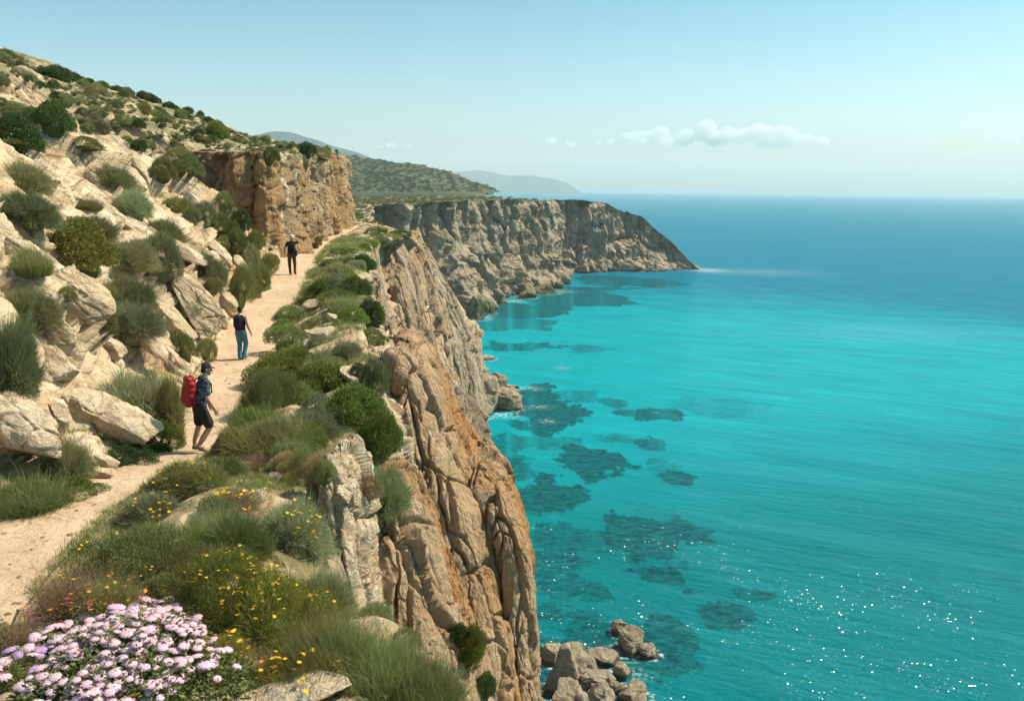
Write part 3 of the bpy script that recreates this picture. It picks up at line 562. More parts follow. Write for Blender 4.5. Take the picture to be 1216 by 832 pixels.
def sea_mat():
    t = NT('sea_water'); tc = t.n('ShaderNodeTexCoord').outputs['Object']
    geo = t.n('ShaderNodeNewGeometry'); ln = t.n('ShaderNodeVectorMath', operation='LENGTH'); t.l(geo.outputs['Position'], ln.inputs[0]); dist = ln.outputs['Value']
    mv = t.noise(t.mapping(tc, (1, 2.6, 1), (0, 0, radians(-28))), .035, 5, .55)
    shallow = t.mix(t.attr('mid'), SEA_NEAR, SEA_MID)
    deepm = t.ramp(t.math('ADD', t.attr('deep'), t.math('MULTIPLY', t.math('SUBTRACT', mv, .5), .35)), .05, .95)
    c = t.mix(deepm, shallow, SEA_DEEP)
    c = t.mix(t.ramp(mv, .3, .7, 0, .22), c, (.0, .06, .09))
    reefc = t.mix(t.ramp(t.noise(t.mapping(tc, (1, 1.6, 1)), .45, 6, .75), .35, .65), (.001, .032, .045), (.003, .11, .12))
    rf = t.attr('reef'); c = t.mix(t.math('MULTIPLY', t.ramp(t.math('ADD', rf, t.math('MULTIPLY', t.math('SUBTRACT', t.noise(tc, .7, 6, .7), .5), .55)), .06, .78), .92), c, reefc)
    ffine = t.noise(tc, .9, 6, .75); fm = t.math('MULTIPLY', t.attr('foam'), t.ramp(ffine, .48, .62)); fm = t.math('MULTIPLY', fm, 1.6, clamp=True)
    c = t.mix(fm, c, (.75, .8, .8))
    # waves: swell bands, chop, ripples; small waves fade out with distance
    w1 = t.noise(t.mapping(tc, (.25, 1.2, 1), (0, 0, radians(-24))), .10, 4, .5)
    w2 = t.noise(t.mapping(tc, (.5, 1.3, 1), (0, 0, radians(-18))), .55, 5, .6)
    w3 = t.noise(tc, 2.6, 4, .6)
    w4 = t.noise(t.mapping(tc, (.3, 1.4, 1), (0, 0, radians(-26))), .018, 4, .6)
    n1 = t.math('ADD', t.math('MULTIPLY', w1, 1.5), t.math('MULTIPLY', w2, t.ramp(dist, 80, 1500, .55, .8)))
    n1 = t.math('ADD', n1, t.math('MULTIPLY', w3, t.ramp(dist, 80, 400, .12, .0))); n1 = t.math('ADD', n1, t.math('MULTIPLY', w4, 2.5))
    nb = t.bump(n1, 1, 1.)
    # gusts: little steep facets that catch the sun
    gust = t.math('MULTIPLY', t.ramp(t.noise(tc, .06, 4, .6), .44, .60), t.ramp(dist, 118, 165, 1, 0))
    vp = t.n('ShaderNodeTexVoronoi'); t.l(tc, vp.inputs['Vector']); vp.inputs['Scale'].default_value = 3.1
    sepx = t.n('ShaderNodeSeparateColor'); t.l(vp.outputs['Color'], sepx.inputs[0])
    rough = t.ramp(dist, 100, 3000, .12, .32)
    df = t.n('ShaderNodeBsdfDiffuse'); t.l(c, df.inputs[0]); t.l(nb, df.inputs['Normal'])
    g0 = t.n('ShaderNodeBsdfGlossy'); g0.inputs[0].default_value = (.62, .95, 1, 1); t.l(rough, g0.inputs['Roughness']); t.l(nb, g0.inputs['Normal'])
    fr = t.n('ShaderNodeFresnel'); fr.inputs[0].default_value = 1.33; t.l(nb, fr.inputs['Normal'])
    b = t.n('ShaderNodeMixShader'); t.l(t.math('MULTIPLY', fr.outputs[0], WREF), b.inputs[0]); t.l(df.outputs[0], b.inputs[1]); t.l(g0.outputs[0], b.inputs[2])
    tl = t.n('ShaderNodeCombineXYZ'); t.l(t.math('MULTIPLY_ADD', sepx.outputs[0], .7, -.2), tl.inputs[0]); t.l(t.math('MULTIPLY_ADD', sepx.outputs[1], .8, -.85), tl.inputs[1]); tl.inputs[2].default_value = 1
    nm = t.n('ShaderNodeVectorMath', operation='NORMALIZE'); t.l(tl.outputs[0], nm.inputs[0])
    gl = t.n('ShaderNodeBsdfGlossy'); gl.inputs['Roughness'].default_value = .2; t.l(nm.outputs[0], gl.inputs['Normal'])
    small = t.ramp(vp.outputs['Distance'], .16, .26, 1, 0)
    mx = t.n('ShaderNodeMixShader'); t.l(t.math('MULTIPLY', t.math('MULTIPLY', gust, small), .16), mx.inputs[0]); t.l(b.outputs[0], mx.inputs[1]); t.l(gl.outputs[0], mx.inputs[2])
    return t.done(mx.outputs[0])
# ------------------------------------------------------------------ casting pixels onto the land
bpy.context.view_layer.update()
FARS = {'headland_terrain'}
def hit(px, py, objs=None):
    d = Vector(vdir(px, py).tolist()).normalized(); e = Vector(EYE.tolist()); best = None
    for o in (objs or SURF):
        if o.name in FARS and objs is None and px < 420: continue
        mw = o.matrix_world if o is not None else None
        loc = o.location
        ok, p, n, _ = o.ray_cast(e-loc, d)
        if ok:
            if n.dot(d) > 0: n = -n
            L = (p+loc-e).length
            if best is None or L < best[0]: best = (L, p+loc, n, o)
    return best
def drop(x, y, z0=90, objs=None):
    best = None
    for o in (objs or SURF):
        ok, p, n, _ = o.ray_cast(Vector((x, y, z0))-o.location, Vector((0, 0, -1)))
        if ok and (best is None or p.z+o.location.z > best[0]): best = (p.z+o.location.z, n if n.z > 0 else -n)
    return best
def ppm(P): return FPX/float(np.dot(np.array(P)-EYE, F_))      # photo pixels per metre at a point
# ------------------------------------------------------------------ boulders
import bmesh
ICO = {}
def ico(n):
    if n not in ICO:
        b = bmesh.new(); bmesh.ops.create_icosphere(b, subdivisions=n, radius=1); b.verts.ensure_lookup_table()
        ICO[n] = (np.array([v.co[:] for v in b.verts]), np.array([[v.index for v in f.verts] for f in b.faces])); b.free()
    return ICO[n]
def boulder_mesh(dim, seed, sub=5, ncut=11, rough=1., name='boulder', mat=None, tilt=0, yaw=0):
    V, Fc = ico(sub); V = V.copy(); rg = np.random.default_rng(seed)
    V = np.sign(V)*np.abs(V)**.8
    for _ in range(ncut):
        n = rg.normal(size=3); n /= np.linalg.norm(n); o = rg.uniform(.5, .86)
        dd = V@n-o; V -= np.maximum(0, dd)[:, None]*n*.93
    V /= np.abs(V).max(0)
    V = V*np.array(dim)[None]/2; s = min(dim)
    N = V/(np.linalg.norm(V, axis=1, keepdims=True)+1e-9)
    Q = V/s+seed*3.7
    f1, f2, ci = voro(Q*[1.6, 1.6, 2.6]+.3*fbm(Q*2, 2, 5)[:, None], seed)
    d = s*rough*(.10*fbm(Q*1.7, 4, seed+1)+.05*(ci-.5)-.035*(1-sm(0, .08, f2-f1))+.035*fbm(Q*[3, 3, 9], 4, seed+2)+.015*fbm(Q*14, 3, seed+3))
    V = V+N*d[:, None]
    a = radians(tilt); ca, sa = cos(a), sin(a); x, z = V[:, 0].copy(), V[:, 2].copy()
    V[:, 0] = x*ca+z*sa; V[:, 2] = -x*sa+z*ca                     # positive tilt: right end down
    a = radians(yaw); x, y = V[:, 0].copy(), V[:, 1].copy(); V[:, 0] = x*cos(a)-y*sin(a); V[:, 1] = x*sin(a)+y*cos(a)
    return mesh_np(name, V, tris=Fc, mat=mat or M['boulder'])
def put_boulder(cx, cy, w, h, tilt, label, depth=.8, sub=5, seed=None, push=.0, mat=None, group=None, yaw=0, rough=1., cut=11, objs=None, cat='boulder', name='boulder'):
    b = hit(cx, cy, objs)
    if b is None: print('boulder miss', cx, cy); return
    P = b[1]; k = ppm(P[:]); L, T = w/k, h/k; D = depth*(L+T)/2
    me = boulder_mesh((L, D, T), seed or int(cx*7+cy), sub, cut, rough, name, mat, tilt, yaw)
    dv = Vector(vdir(cx, cy).tolist()).normalized()
    o = link(name, me, None, P+dv*push*D)
    tag(o, label, cat, group); return o
GB = 'boulders and slabs on the rocky slope'
for a in [
    (118, 502, 142, 62, 20, 'large pale boulder with an undercut front lying by the path above its grass', .75, 6, 5, -.12, None, 8),
    (20, 512, 118, 74, 36, 'broad cracked slab leaning at the left edge below the large spiky bush', .8, 6, 8, .1, None, 0),
    (58, 430, 74, 56, 38, 'white-topped blocky rock just above the largest boulder, next to the big round bush', .8, 5, 11, -.05, None, 0),
    (66, 392, 84, 42, 33, 'long split slab below the grey spiky cushion at the left edge', .8, 5, 15, .0, None, 0),
    (128, 416, 56, 30, 22, 'small grey-topped rock peeping out above the largest round bush', .8, 5, 17, -.05, None, 0),
    (83, 345, 108, 56, 40, 'smooth shaded slab right under the yellow-green bush', .8, 6, 19, .15, None, 0),
    (106, 320, 30, 24, 50, 'small orange rounded rock at the right foot of the yellow-green bush', .8, 4, 21, -.1, None, 0),
    (232, 362, 118, 46, 54, 'tall two-toned rock face overhanging the path behind the second hiker', .8, 6, 23, -.05, None, 6),
    (210, 382, 60, 26, 50, 'cream wedge of rock left of the tall two-toned rock face', .8, 5, 24, -.1, None, 0),
    (262, 383, 34, 22, 60, 'orange weathered rock stub at the path edge left of the second hiker', .8, 5, 26, -.15, None, 0),
    (272, 362, 34, 22, 62, 'rounded orange rock beneath the olive bush beside the path', .8, 5, 27, -.1, None, 0),
    (118, 222, 46, 24, 38, 'square-ended brown block below the grey bush near the crest', .8, 5, 29, -.12, None, 0),
    (158, 192, 66, 24, 52, 'tallest pointed slab sticking up at the crest of the slope', .7, 5, 31, -.25, None, 0),
    (160, 212, 52, 13, 55, 'thin pale slab lying against the pointed crest slab', .7, 5, 32, -.1, None, 0),
    (150, 262, 52, 18, 28, 'dark-fronted block low on the upper slope right of the round grey shrubs', .8, 5, 35, -.12, None, 0),
    (205, 292, 92, 20, 32, 'long flat ledge slab with a square end in the middle of the slope', .7, 5, 37, -.12, None, 0),
    (37, 250, 64, 34, 40, 'broad sunlit slab at the left edge beneath the two grey cushions', .8, 5, 39, .05, None, 0),
    (45, 214, 60, 26, 30, 'rounded grey-nosed slab right of the topmost left-edge cushion', .8, 5, 41, -.05, None, 0),
    (192, 330, 74, 22, 50, 'narrow slab running down beside the long green strip of shrubs', .7, 5, 43, -.05, None, 0),
    (170, 402, 70, 24, 47, 'smooth sloping slab between the round bush and the cream wedge', .7, 5, 45, .0, None, 0),
    (205, 440, 70, 34, 50, 'smooth pale slope slab behind the first hiker', .7, 5, 46, .2, None, 0),
    (30, 300, 60, 34, 38, 'grooved slab at the left edge above the shaded slab', .8, 5, 48, .1, None, 0),
    (236, 248, 54, 15, 50, 'slim light slab in the upper part of the slope', .7, 4, 51, -.05, None, 0),
    (262, 300, 50, 14, 55, 'slim light slab in the lower right part of the slope', .7, 4, 53, -.05, None, 0),
    (292, 322, 44, 13, 58, 'last slim slab of the slope before the bend of the path', .7, 4, 55, -.05, None, 0),
    (35, 92, 42, 22, 24, 'big grey rounded boulder on the skyline at the upper left', .8, 5, 57, -.1, None, 0),
    (12, 74, 44, 16, 26, 'topmost brown rock at the left edge of the skyline', .8, 5, 59, -.1, None, 0),
    (8, 500, 40, 60, 25, 'cracked block at the very left edge behind the broad slab', .8, 5, 61, .2, None, 0),
    (66, 488, 40, 24, 46, 'brown wedge of rock squeezed between broad slab and big boulder', .8, 5, 62, .0, None, 0),
    (120, 544, 52, 14, 20, 'dark flat rock underneath the big undercut boulder', .8, 5, 63, .0, None, 0),
    (110, 562, 60, 16, -8, 'low pale slab under the spiky tuft at the path side', .8, 5, 64, .15, None, 0),
]:
    put_boulder(*a[:5], a[5], a[6], a[7], a[8], a[9], a[10], GB, a[11])
GL = 'rocks of the ledge between path and cliff edge'
for a in [
    (392, 396, 62, 18, 6, 'flat-topped ledge rock with a dark square front in the middle of the ledge', .9, 5, 71, -.05),
    (382, 362, 44, 12, 8, 'flat white rock above the dark-fronted ledge rock', .9, 4, 73, .0),
    (425, 342, 34, 14, 35, 'pale rock beside the dark round bush on the cliff edge', .9, 4, 75, .0),
    (448, 425, 40, 16, 12, 'layered flat rock at the rim right of the ledge', .9, 5, 77, .0),
    (425, 450, 50, 18, 35, 'sloping pale rock between the grey hanging shrubs', .8, 5, 79, .0),
    (300, 562, 110, 18, 4, 'low flat pale rock beside the path in front of the olive tuft', .9, 5, 81, .25),
    (345, 572, 80, 22, 6, 'square-cornered pale rock behind the yellow flowers', .9, 5, 83, .1),
    (466, 520, 22, 42, 40, 'white-edged rim rock behind the bright green bush', .8, 4, 85, .1),
    (345, 824, 150, 34, -2, 'white pitted boulder at the bottom edge in front of the green grass', .9, 6, 87, .1),
    (215, 838, 110, 30, 0, 'sandy brown rock at the bottom edge right of the pink flowers', .9, 5, 88, .2),
    (400, 380, 30, 10, 25, 'small pale stone on the ledge under the dark round bush', .9, 4, 89, 0),
    (440, 268, 30, 6, 5, 'little pale outcrop at the far end of the ledge', .9, 4, 90, 0),
    (372, 410, 26, 16, 10, 'brown stone at the left end of the dark-fronted ledge rock', .9, 4, 91, 0),
    (352, 470, 26, 10, 20, 'small white stone half hidden by the grey-green clump', .9, 4, 92, 0),
    (405, 590, 30, 30, 10, 'white cap rock on top of the narrow blocky column', .9, 5, 94, .1),
]:
    put_boulder(*a[:5], a[5], a[6], a[7], a[8], a[9], None, GL)
# stones scattered along the trodden path
GS = 'small stones lying on the trodden path'; smesh = [boulder_mesh((1, .8, .55), 300+i, 2, 7, 1, 'path_stone') for i in range(4)]
for i in range(130):
    Y = 8.5*(34/8.5)**random.random(); x = I(Y, PY, PL)+random.uniform(.02, .98)*(I(Y, PY, PR)-I(Y, PY, PL)); 
    if random.random() < .5: x = (I(Y, PY, PL) if random.random() < .5 else I(Y, PY, PR))+random.uniform(-.12, .12)
    dz = drop(x, Y)
    if not dz: continue
    o = link('path_stone', smesh[i % 4], None, (x, Y, dz[0]+.004)); s = random.uniform(.025, .09); o.scale = (s, s, s); o.rotation_euler[2] = random.uniform(0, 6)
    tag(o, 'small pale stone lying on the sandy footpath', 'stone', GS)
# shore rocks standing in the water
GW = 'rocks at the foot of the cliffs'
def shore(px, py, w, h, label, seed, tilt=0, sub=5, mat=None, dep=.9):
    P = unz(px, py+h*.35, .0); k = ppm(P); L, T = w/k, h/k*1.45
    me = boulder_mesh((L, dep*L, T), seed, sub, 10, 1.4, 'shore_rock', mat or M['shore'], tilt, seed*37 % 60)
    WASH.append((P[0], P[1], L*.56)); o = link('shore_rock', me, None, (P[0], P[1], T*.16)); tag(o, label, 'rock', GW)
for i, a in enumerate([
    (748, 762, 36, 30, 'brown two-humped rock standing in the water off the shore boulders', 10), (735, 745, 20, 18, 'top hump of the brown rock in the water', 0), (770, 772, 26, 14, 'dark low rock at the right of the brown water rock', 0),
    (690, 790, 46, 26, 'pale rock at the top of the shore boulder heap', 0), (668, 800, 44, 60, 'tallest cream boulder against the orange pillar foot', 10), (715, 778, 40, 16, 'flat brown rock at the waterline above the heap', 0),
    (705, 805, 50, 26, 'long tan boulder in the middle of the shore heap', 14), (740, 797, 26, 18, 'dark round rock right of the long tan boulder', 0), (712, 828, 40, 34, 'smooth cream boulder at the bottom of the shore heap', 0),
    (752, 822, 40, 20, 'dark flat rock low in the water at the bottom', 0), (680, 832, 50, 44, 'big cream boulder at the bottom left of the shore heap', 0), (655, 775, 30, 26, 'grey rock wedged behind the pillar foot', 0), (728, 815, 24, 16, 'small dark wet rock between the lower boulders', 0),
    (762, 838, 34, 22, 'wet brown rock on the bottom edge of the picture', 0), (683, 770, 30, 12, 'low ragged rock furthest up the little shore', 0)]):
    if a[5] >= 0: shore(a[0], a[1], a[2], a[3], a[4], 400+i, a[5])
for i, a in enumerate([(578, 470, 44, 44, 'steep rock foot of the middle buttress in the bay'), (600, 476, 36, 26, 'jagged rocky tongue reaching into the bay below the buttress'), (588, 456, 30, 26, 'dark hollowed rock on the tongue of the buttress'),
    (610, 466, 16, 10, 'outermost knob of the rocky tongue'), (608, 459, 20, 6, 'thin reef rock behind the rocky tongue'), (578, 424, 20, 6, 'low reef rock beyond the middle buttress'), (566, 484, 40, 26, 'shaded rock at the waterline under the buttress')]):
    shore(a[0], a[1], a[2], a[3], a[4], 430+i, 8, 5, M['grey'])
for i, a in enumerate([(562, 368, 34, 30, 'rounded rock block at the waterline of the headland'), (578, 366, 20, 16, 'broken rock beside the rounded headland block'), (625, 350, 24, 9, 'small rock shelf under the headland cliff'), (648, 344, 30, 12, 'rock shelf at the corner of the headland cliff'), (665, 338, 12, 12, 'corner knob of the headland cliff foot')]):
    shore(a[0], a[1], a[2], a[3], a[4], 450+i, 0, 4, M['far'])
# ------------------------------------------------------------------ shrubs
def rdir(rg, n, zmin=-.1):
    z = rg.uniform(zmin, 1, n); a = rg.uniform(0, 2*pi, n); r = np.sqrt(np.maximum(0, 1-z*z)); return np.stack([r*np.cos(a), r*np.sin(a), z], -1)
def dome_pts(rg, n, lobes, zmin=-.1, squash=.8, nz=.16, seed=0):
    """points and outward directions on a lumpy dome or on a cluster of lobes"""
    if not lobes:
        d = rdir(rg, n, zmin); r = 1+nz*fbm(d*2.2+seed, 3, seed)+nz*.5*fbm(d*6+seed, 2, seed+3)
        return d*r[:, None]*[1, 1, squash], d
    k = lobes; C = np.stack([rg.uniform(-.62, .62, k), rg.uniform(-.62, .62, k), rg.uniform(.0, .42, k)], -1); C[0] = [0, 0, .35]; Rr = rg.uniform(.28, .5, k); Rr[0] = .55
    C[:, 2] *= squash*1.2
    sel = rg.choice(k, n*2, p=Rr**2/(Rr**2).sum()); d = rdir(rg, n*2, -.3); P = C[sel]+d*Rr[sel][:, None]*(1+.12*fbm(d*4+sel[:, None], 2, seed))[:, None]*[1, 1, squash]
    keep = np.ones(len(P), bool)
    for j in range(k): keep &= ~((np.linalg.norm((P-C[j])/[1, 1, squash], axis=1) < Rr[j]*.86) & (sel != j))
    keep &= P[:, 2] > -.08
    P, d = P[keep][:n], d[keep][:n]; return P, d
def blades(P, D, L, W, rg, bend=.35, up=.25, rnd=None):
    n = len(P); D = D+rg.normal(scale=.28, size=D.shape)+[0, 0, up]; D /= np.linalg.norm(D, axis=1, keepdims=True)
    S = np.cross(D, rg.normal(size=D.shape)); S /= np.linalg.norm(S, axis=1, keepdims=True)+1e-9
    cl = np.clip(1+.75*fbm(P*5.5+3, 2, 71), .35, 1.7); L = (L*cl*rg.uniform(.5, 1.2, n)*np.where(rg.random(n) < .05, 1.5, 1.))[:, None]; W = (W*rg.uniform(.7, 1.3, n))[:, None]
    Bv = np.cross(D, S)*rg.normal(scale=bend, size=(n, 1))-np.array([0, 0, .25*bend])
    m = P+D*L*.55+Bv*L*.2; t = P+D*L+Bv*L*.75
    V = np.stack([P-S*W, P+S*W, m+S*W*.8, m-S*W*.8, t], 1).reshape(-1, 3); b = np.arange(n)*5
    q = np.stack([b, b+1, b+2, b+3], -1); tr = np.stack([b+3, b+2, b+4], -1)
    r = (rg.uniform(0, 1, n) if rnd is None else rnd).repeat(5); tp = np.tile([0, 0, .5, .5, 1.], n)
    return V, q, tr, r, tp
def leaves(P, D, L, rg):
    n = len(P); D = D+rg.normal(scale=.75, size=D.shape)+[0, 0, .3]; D /= np.linalg.norm(D, axis=1, keepdims=True)
    S = np.cross(D, rg.normal(size=D.shape)); S /= np.linalg.norm(S, axis=1, keepdims=True)+1e-9
    L = (L*rg.uniform(.6, 1.3, n))[:, None]
    V = np.stack([P, P+D*L*.5+S*L*.3, P+D*L, P+D*L*.5-S*L*.3], 1).reshape(-1, 3); b = np.arange(n)*4
    return V, np.stack([b, b+1, b+2, b+3], -1), None, rg.uniform(0, 1, n).repeat(4), np.tile([0, .5, 1, .5], n)
def merge(*ps):
    Vs, Q, T, R, TP = [], [], [], [], []; o = 0
    for V, q, t, r, tp in ps:
        Vs.append(V); 
        if q is not None: Q.append(q+o)
        if t is not None: T.append(t+o)
        R.append(r); TP.append(tp); o += len(V)
    return np.concatenate(Vs), (np.concatenate(Q) if Q else None), (np.concatenate(T) if T else None), np.concatenate(R), np.concatenate(TP)
def core(rg, sc, squash, seed):
    V, Fc = ico(3); V = V*(1+.15*fbm(V*2, 3, seed))[:, None]*sc*[1, 1, squash]; return V, None, Fc, np.full(len(V), .15), np.zeros(len(V))  # solid dome added inside the foliage, coloured dark for the shade in there
def shrub_mesh(kind, lod, seed):
    rg = np.random.default_rng(seed); f = {0: 1, 1: .5, 2: .16}[lod]; ws = {0: 1, 1: 1.6, 2: 3.2}[lod]
    if kind == 'spiky':
        n = int(15000*f); P, D = dome_pts(rg, n, 0, -.12, .82, .26, seed); dep = rg.uniform(.5, .84, n)[:, None]; ps = [blades(P*dep, D, .27, .0042*ws, rg, .3, .15), core(rg, .5, .7, seed)]
    elif kind == 'fine':      # feathery cushions with lumps
        n = int(17000*f); P, D = dome_pts(rg, n, 11, -.1, .75, .3, seed); dep = rg.uniform(.75, 1., n if len(P) == n else len(P))[:, None]; ps = [blades(P*dep, D, .15, .0042*ws, rg, .5, .5), core(rg, .52, .55, seed)]
    elif kind == 'leafy':
        n = int(26000*f); P, D = dome_pts(rg, n, 13, -.1, .85, .15, seed); dep = rg.uniform(.72, 1.03, len(P))[:, None]; ps = [leaves(P*dep, D, .048*(1+(ws-1)*.6), rg), core(rg, .5, .6, seed)]
    elif kind == 'speckle':   # twiggy bushes with tiny leaves
        n = int(42000*f); P, D = dome_pts(rg, n, 14, -.1, .72, .2, seed); dep = rg.uniform(.7, 1.06, len(P))[:, None]; ps = [leaves(P*dep, D, .023*(1+(ws-1)*.8), rg), core(rg, .5, .5, seed)]
        P, D = dome_pts(rg, int(2500*f), 14, -.1, .72, .2, seed); ps.append(blades(P*.85, D, .22, .003*ws, rg, .4, .5))
    elif kind == 'mat':
        n = int(15000*f); P, D = dome_pts(rg, n, 12, -.1, .5, .15, seed); dep = rg.uniform(.8, 1.02, len(P))[:, None]; ps = [leaves(P*dep, D, .038*(1+(ws-1)*.6), rg), core(rg, .55, .3, seed)]
    elif kind == 'grass':
        n = int(9000*f); a = rg.uniform(0, 2*pi, n); r = rg.uniform(0, 1, n)**.6*.85; P = np.stack([r*np.cos(a), r*np.sin(a), 0*a-.05], -1)
        P += .06*rg.normal(size=P.shape)*[1, 1, 0]; D = np.stack([P[:, 0]*.7, P[:, 1]*.7, .9+0*a], -1); ps = [blades(P, D, .62, .0055*ws, rg, .55, .3)]
        P2, D2 = dome_pts(rg, int(3000*f), 6, -.1, .5, .15, seed); ps.append(blades(P2*.8, D2, .18, .005*ws, rg, .5, .5))
    elif kind == 'stalky':
        n = int(1500*max(f, .3)); P, D = dome_pts(rg, n, 0, .0, .7, .25, seed); 
        ps = [blades(P*rg.uniform(.15, .4, n)[:, None], D, .72, .0035*ws, rg, .3, .45)]
        P, D = dome_pts(rg, int(9000*f), 10, -.05, .7, .3, seed); ps.append(leaves(P*rg.uniform(.6, 1.1, len(P))[:, None], D, .03*ws**.6, rg))
    V, Q, T, R, TP = merge(*ps)
    return V, Q, T, R, TP
LM = {
 'greygreen': leaf_mat('grey_green_foliage', (.095, .112, .045), (.20, .205, .095), (.33, .30, .16)),
 'sage': leaf_mat('sage_foliage', (.12, .14, .068), (.24, .25, .135), (.34, .33, .19)),
 'dark': leaf_mat('dark_foliage', (.028, .050, .014), (.075, .11, .028), None),
 'bright': leaf_mat('bright_foliage', (.070, .098, .018), (.155, .18, .035), None),
 'yellowgreen': leaf_mat('yellow_green_foliage', (.07, .085, .02), (.20, .18, .035), (.32, .25, .06)),
 'olive': leaf_mat('olive_foliage', (.085, .095, .03), (.18, .18, .06), (.33, .25, .12)),
 'green': leaf_mat('green_foliage', (.08, .10, .028), (.18, .195, .065), (.30, .27, .12)),
 'brown': leaf_mat('dry_foliage', (.16, .11, .055), (.27, .21, .11), (.40, .27, .16)),
}
SM = {}
KN = {'spiky': ('cushion_shrub', 'cushion shrub'), 'fine': ('shrub', 'shrub'), 'speckle': ('shrub', 'shrub'), 'leafy': ('leafy_bush', 'bush'), 'mat': ('creeping_plant', 'creeping plant'), 'grass': ('grass_tuft', 'grass tuft'), 'stalky': ('wild_plant', 'plant')}
def smesh_get(kind, lod, mat, v):
    key = (kind, lod, mat, v)
    if key not in SM:
        g = ('geo', kind, lod, v)
        if g not in SM: SM[g] = shrub_mesh(kind, lod, 100+v*7+len(kind))
        V, Q, T, R, TP = SM[g]
        SM[key] = mesh_np('foliage', V, Q, T, LM[mat], False, {'rnd': R, 'tipd': TP})
    return SM[key]
def shrub(cx, by, w, h, kind, mat, label, group=None, name='shrub', cat='shrub', objs=None, P=None, root=None):
    if name == 'shrub': name, cat = KN[kind]
    if P is None:
        b = hit(cx, by, objs)
        if b is None: print('shrub miss', cx, by); return None
        P = b[1]; n = b[2]; k = ppm(P[:]); rr = w/2/k
        x, y = P.x, P.y+rr*.45; d = drop(x, y, P.z+2.5, objs)
        if d and abs(d[0]-P.z) < 1.2*rr+.3: P = Vector((x, y, d[0])); n = d[1]
    else: n = Vector((0, 0, 1)); k = ppm(P[:]); rr = w/2/k
    px = w*.84; lod = 0 if px > 48 else (1 if px > 17 else 2)
    me = smesh_get(kind, lod, mat, random.randrange({0: 2, 1: 3, 2: 3}[lod]))
    rr *= 1.1; h *= (.92 if P.y > 12 and h < 70 else 1.)*1.0; o = link(name, me, root, P-Vector((0, 0, .10*rr)))
    hh = h/k/{'spiky': .98, 'speckle': .75, 'fine': .72, 'leafy': .78, 'mat': .5, 'grass': .72, 'stalky': .95}[kind]
    o.scale = (rr*1.0, rr*.95, hh)
    up = (Vector((0, 0, 1))+n*.35).normalized(); q = Vector((0, 0, 1)).rotation_difference(up); o.rotation_mode = 'QUATERNION'
    from mathutils import Quaternion
    o.rotation_quaternion = q @ Quaternion((0, 0, 1), random.uniform(0, 6.28))
    tag(o, label, cat, group)
    return o
GSL = 'shrubs on the rocky slope left of the path'
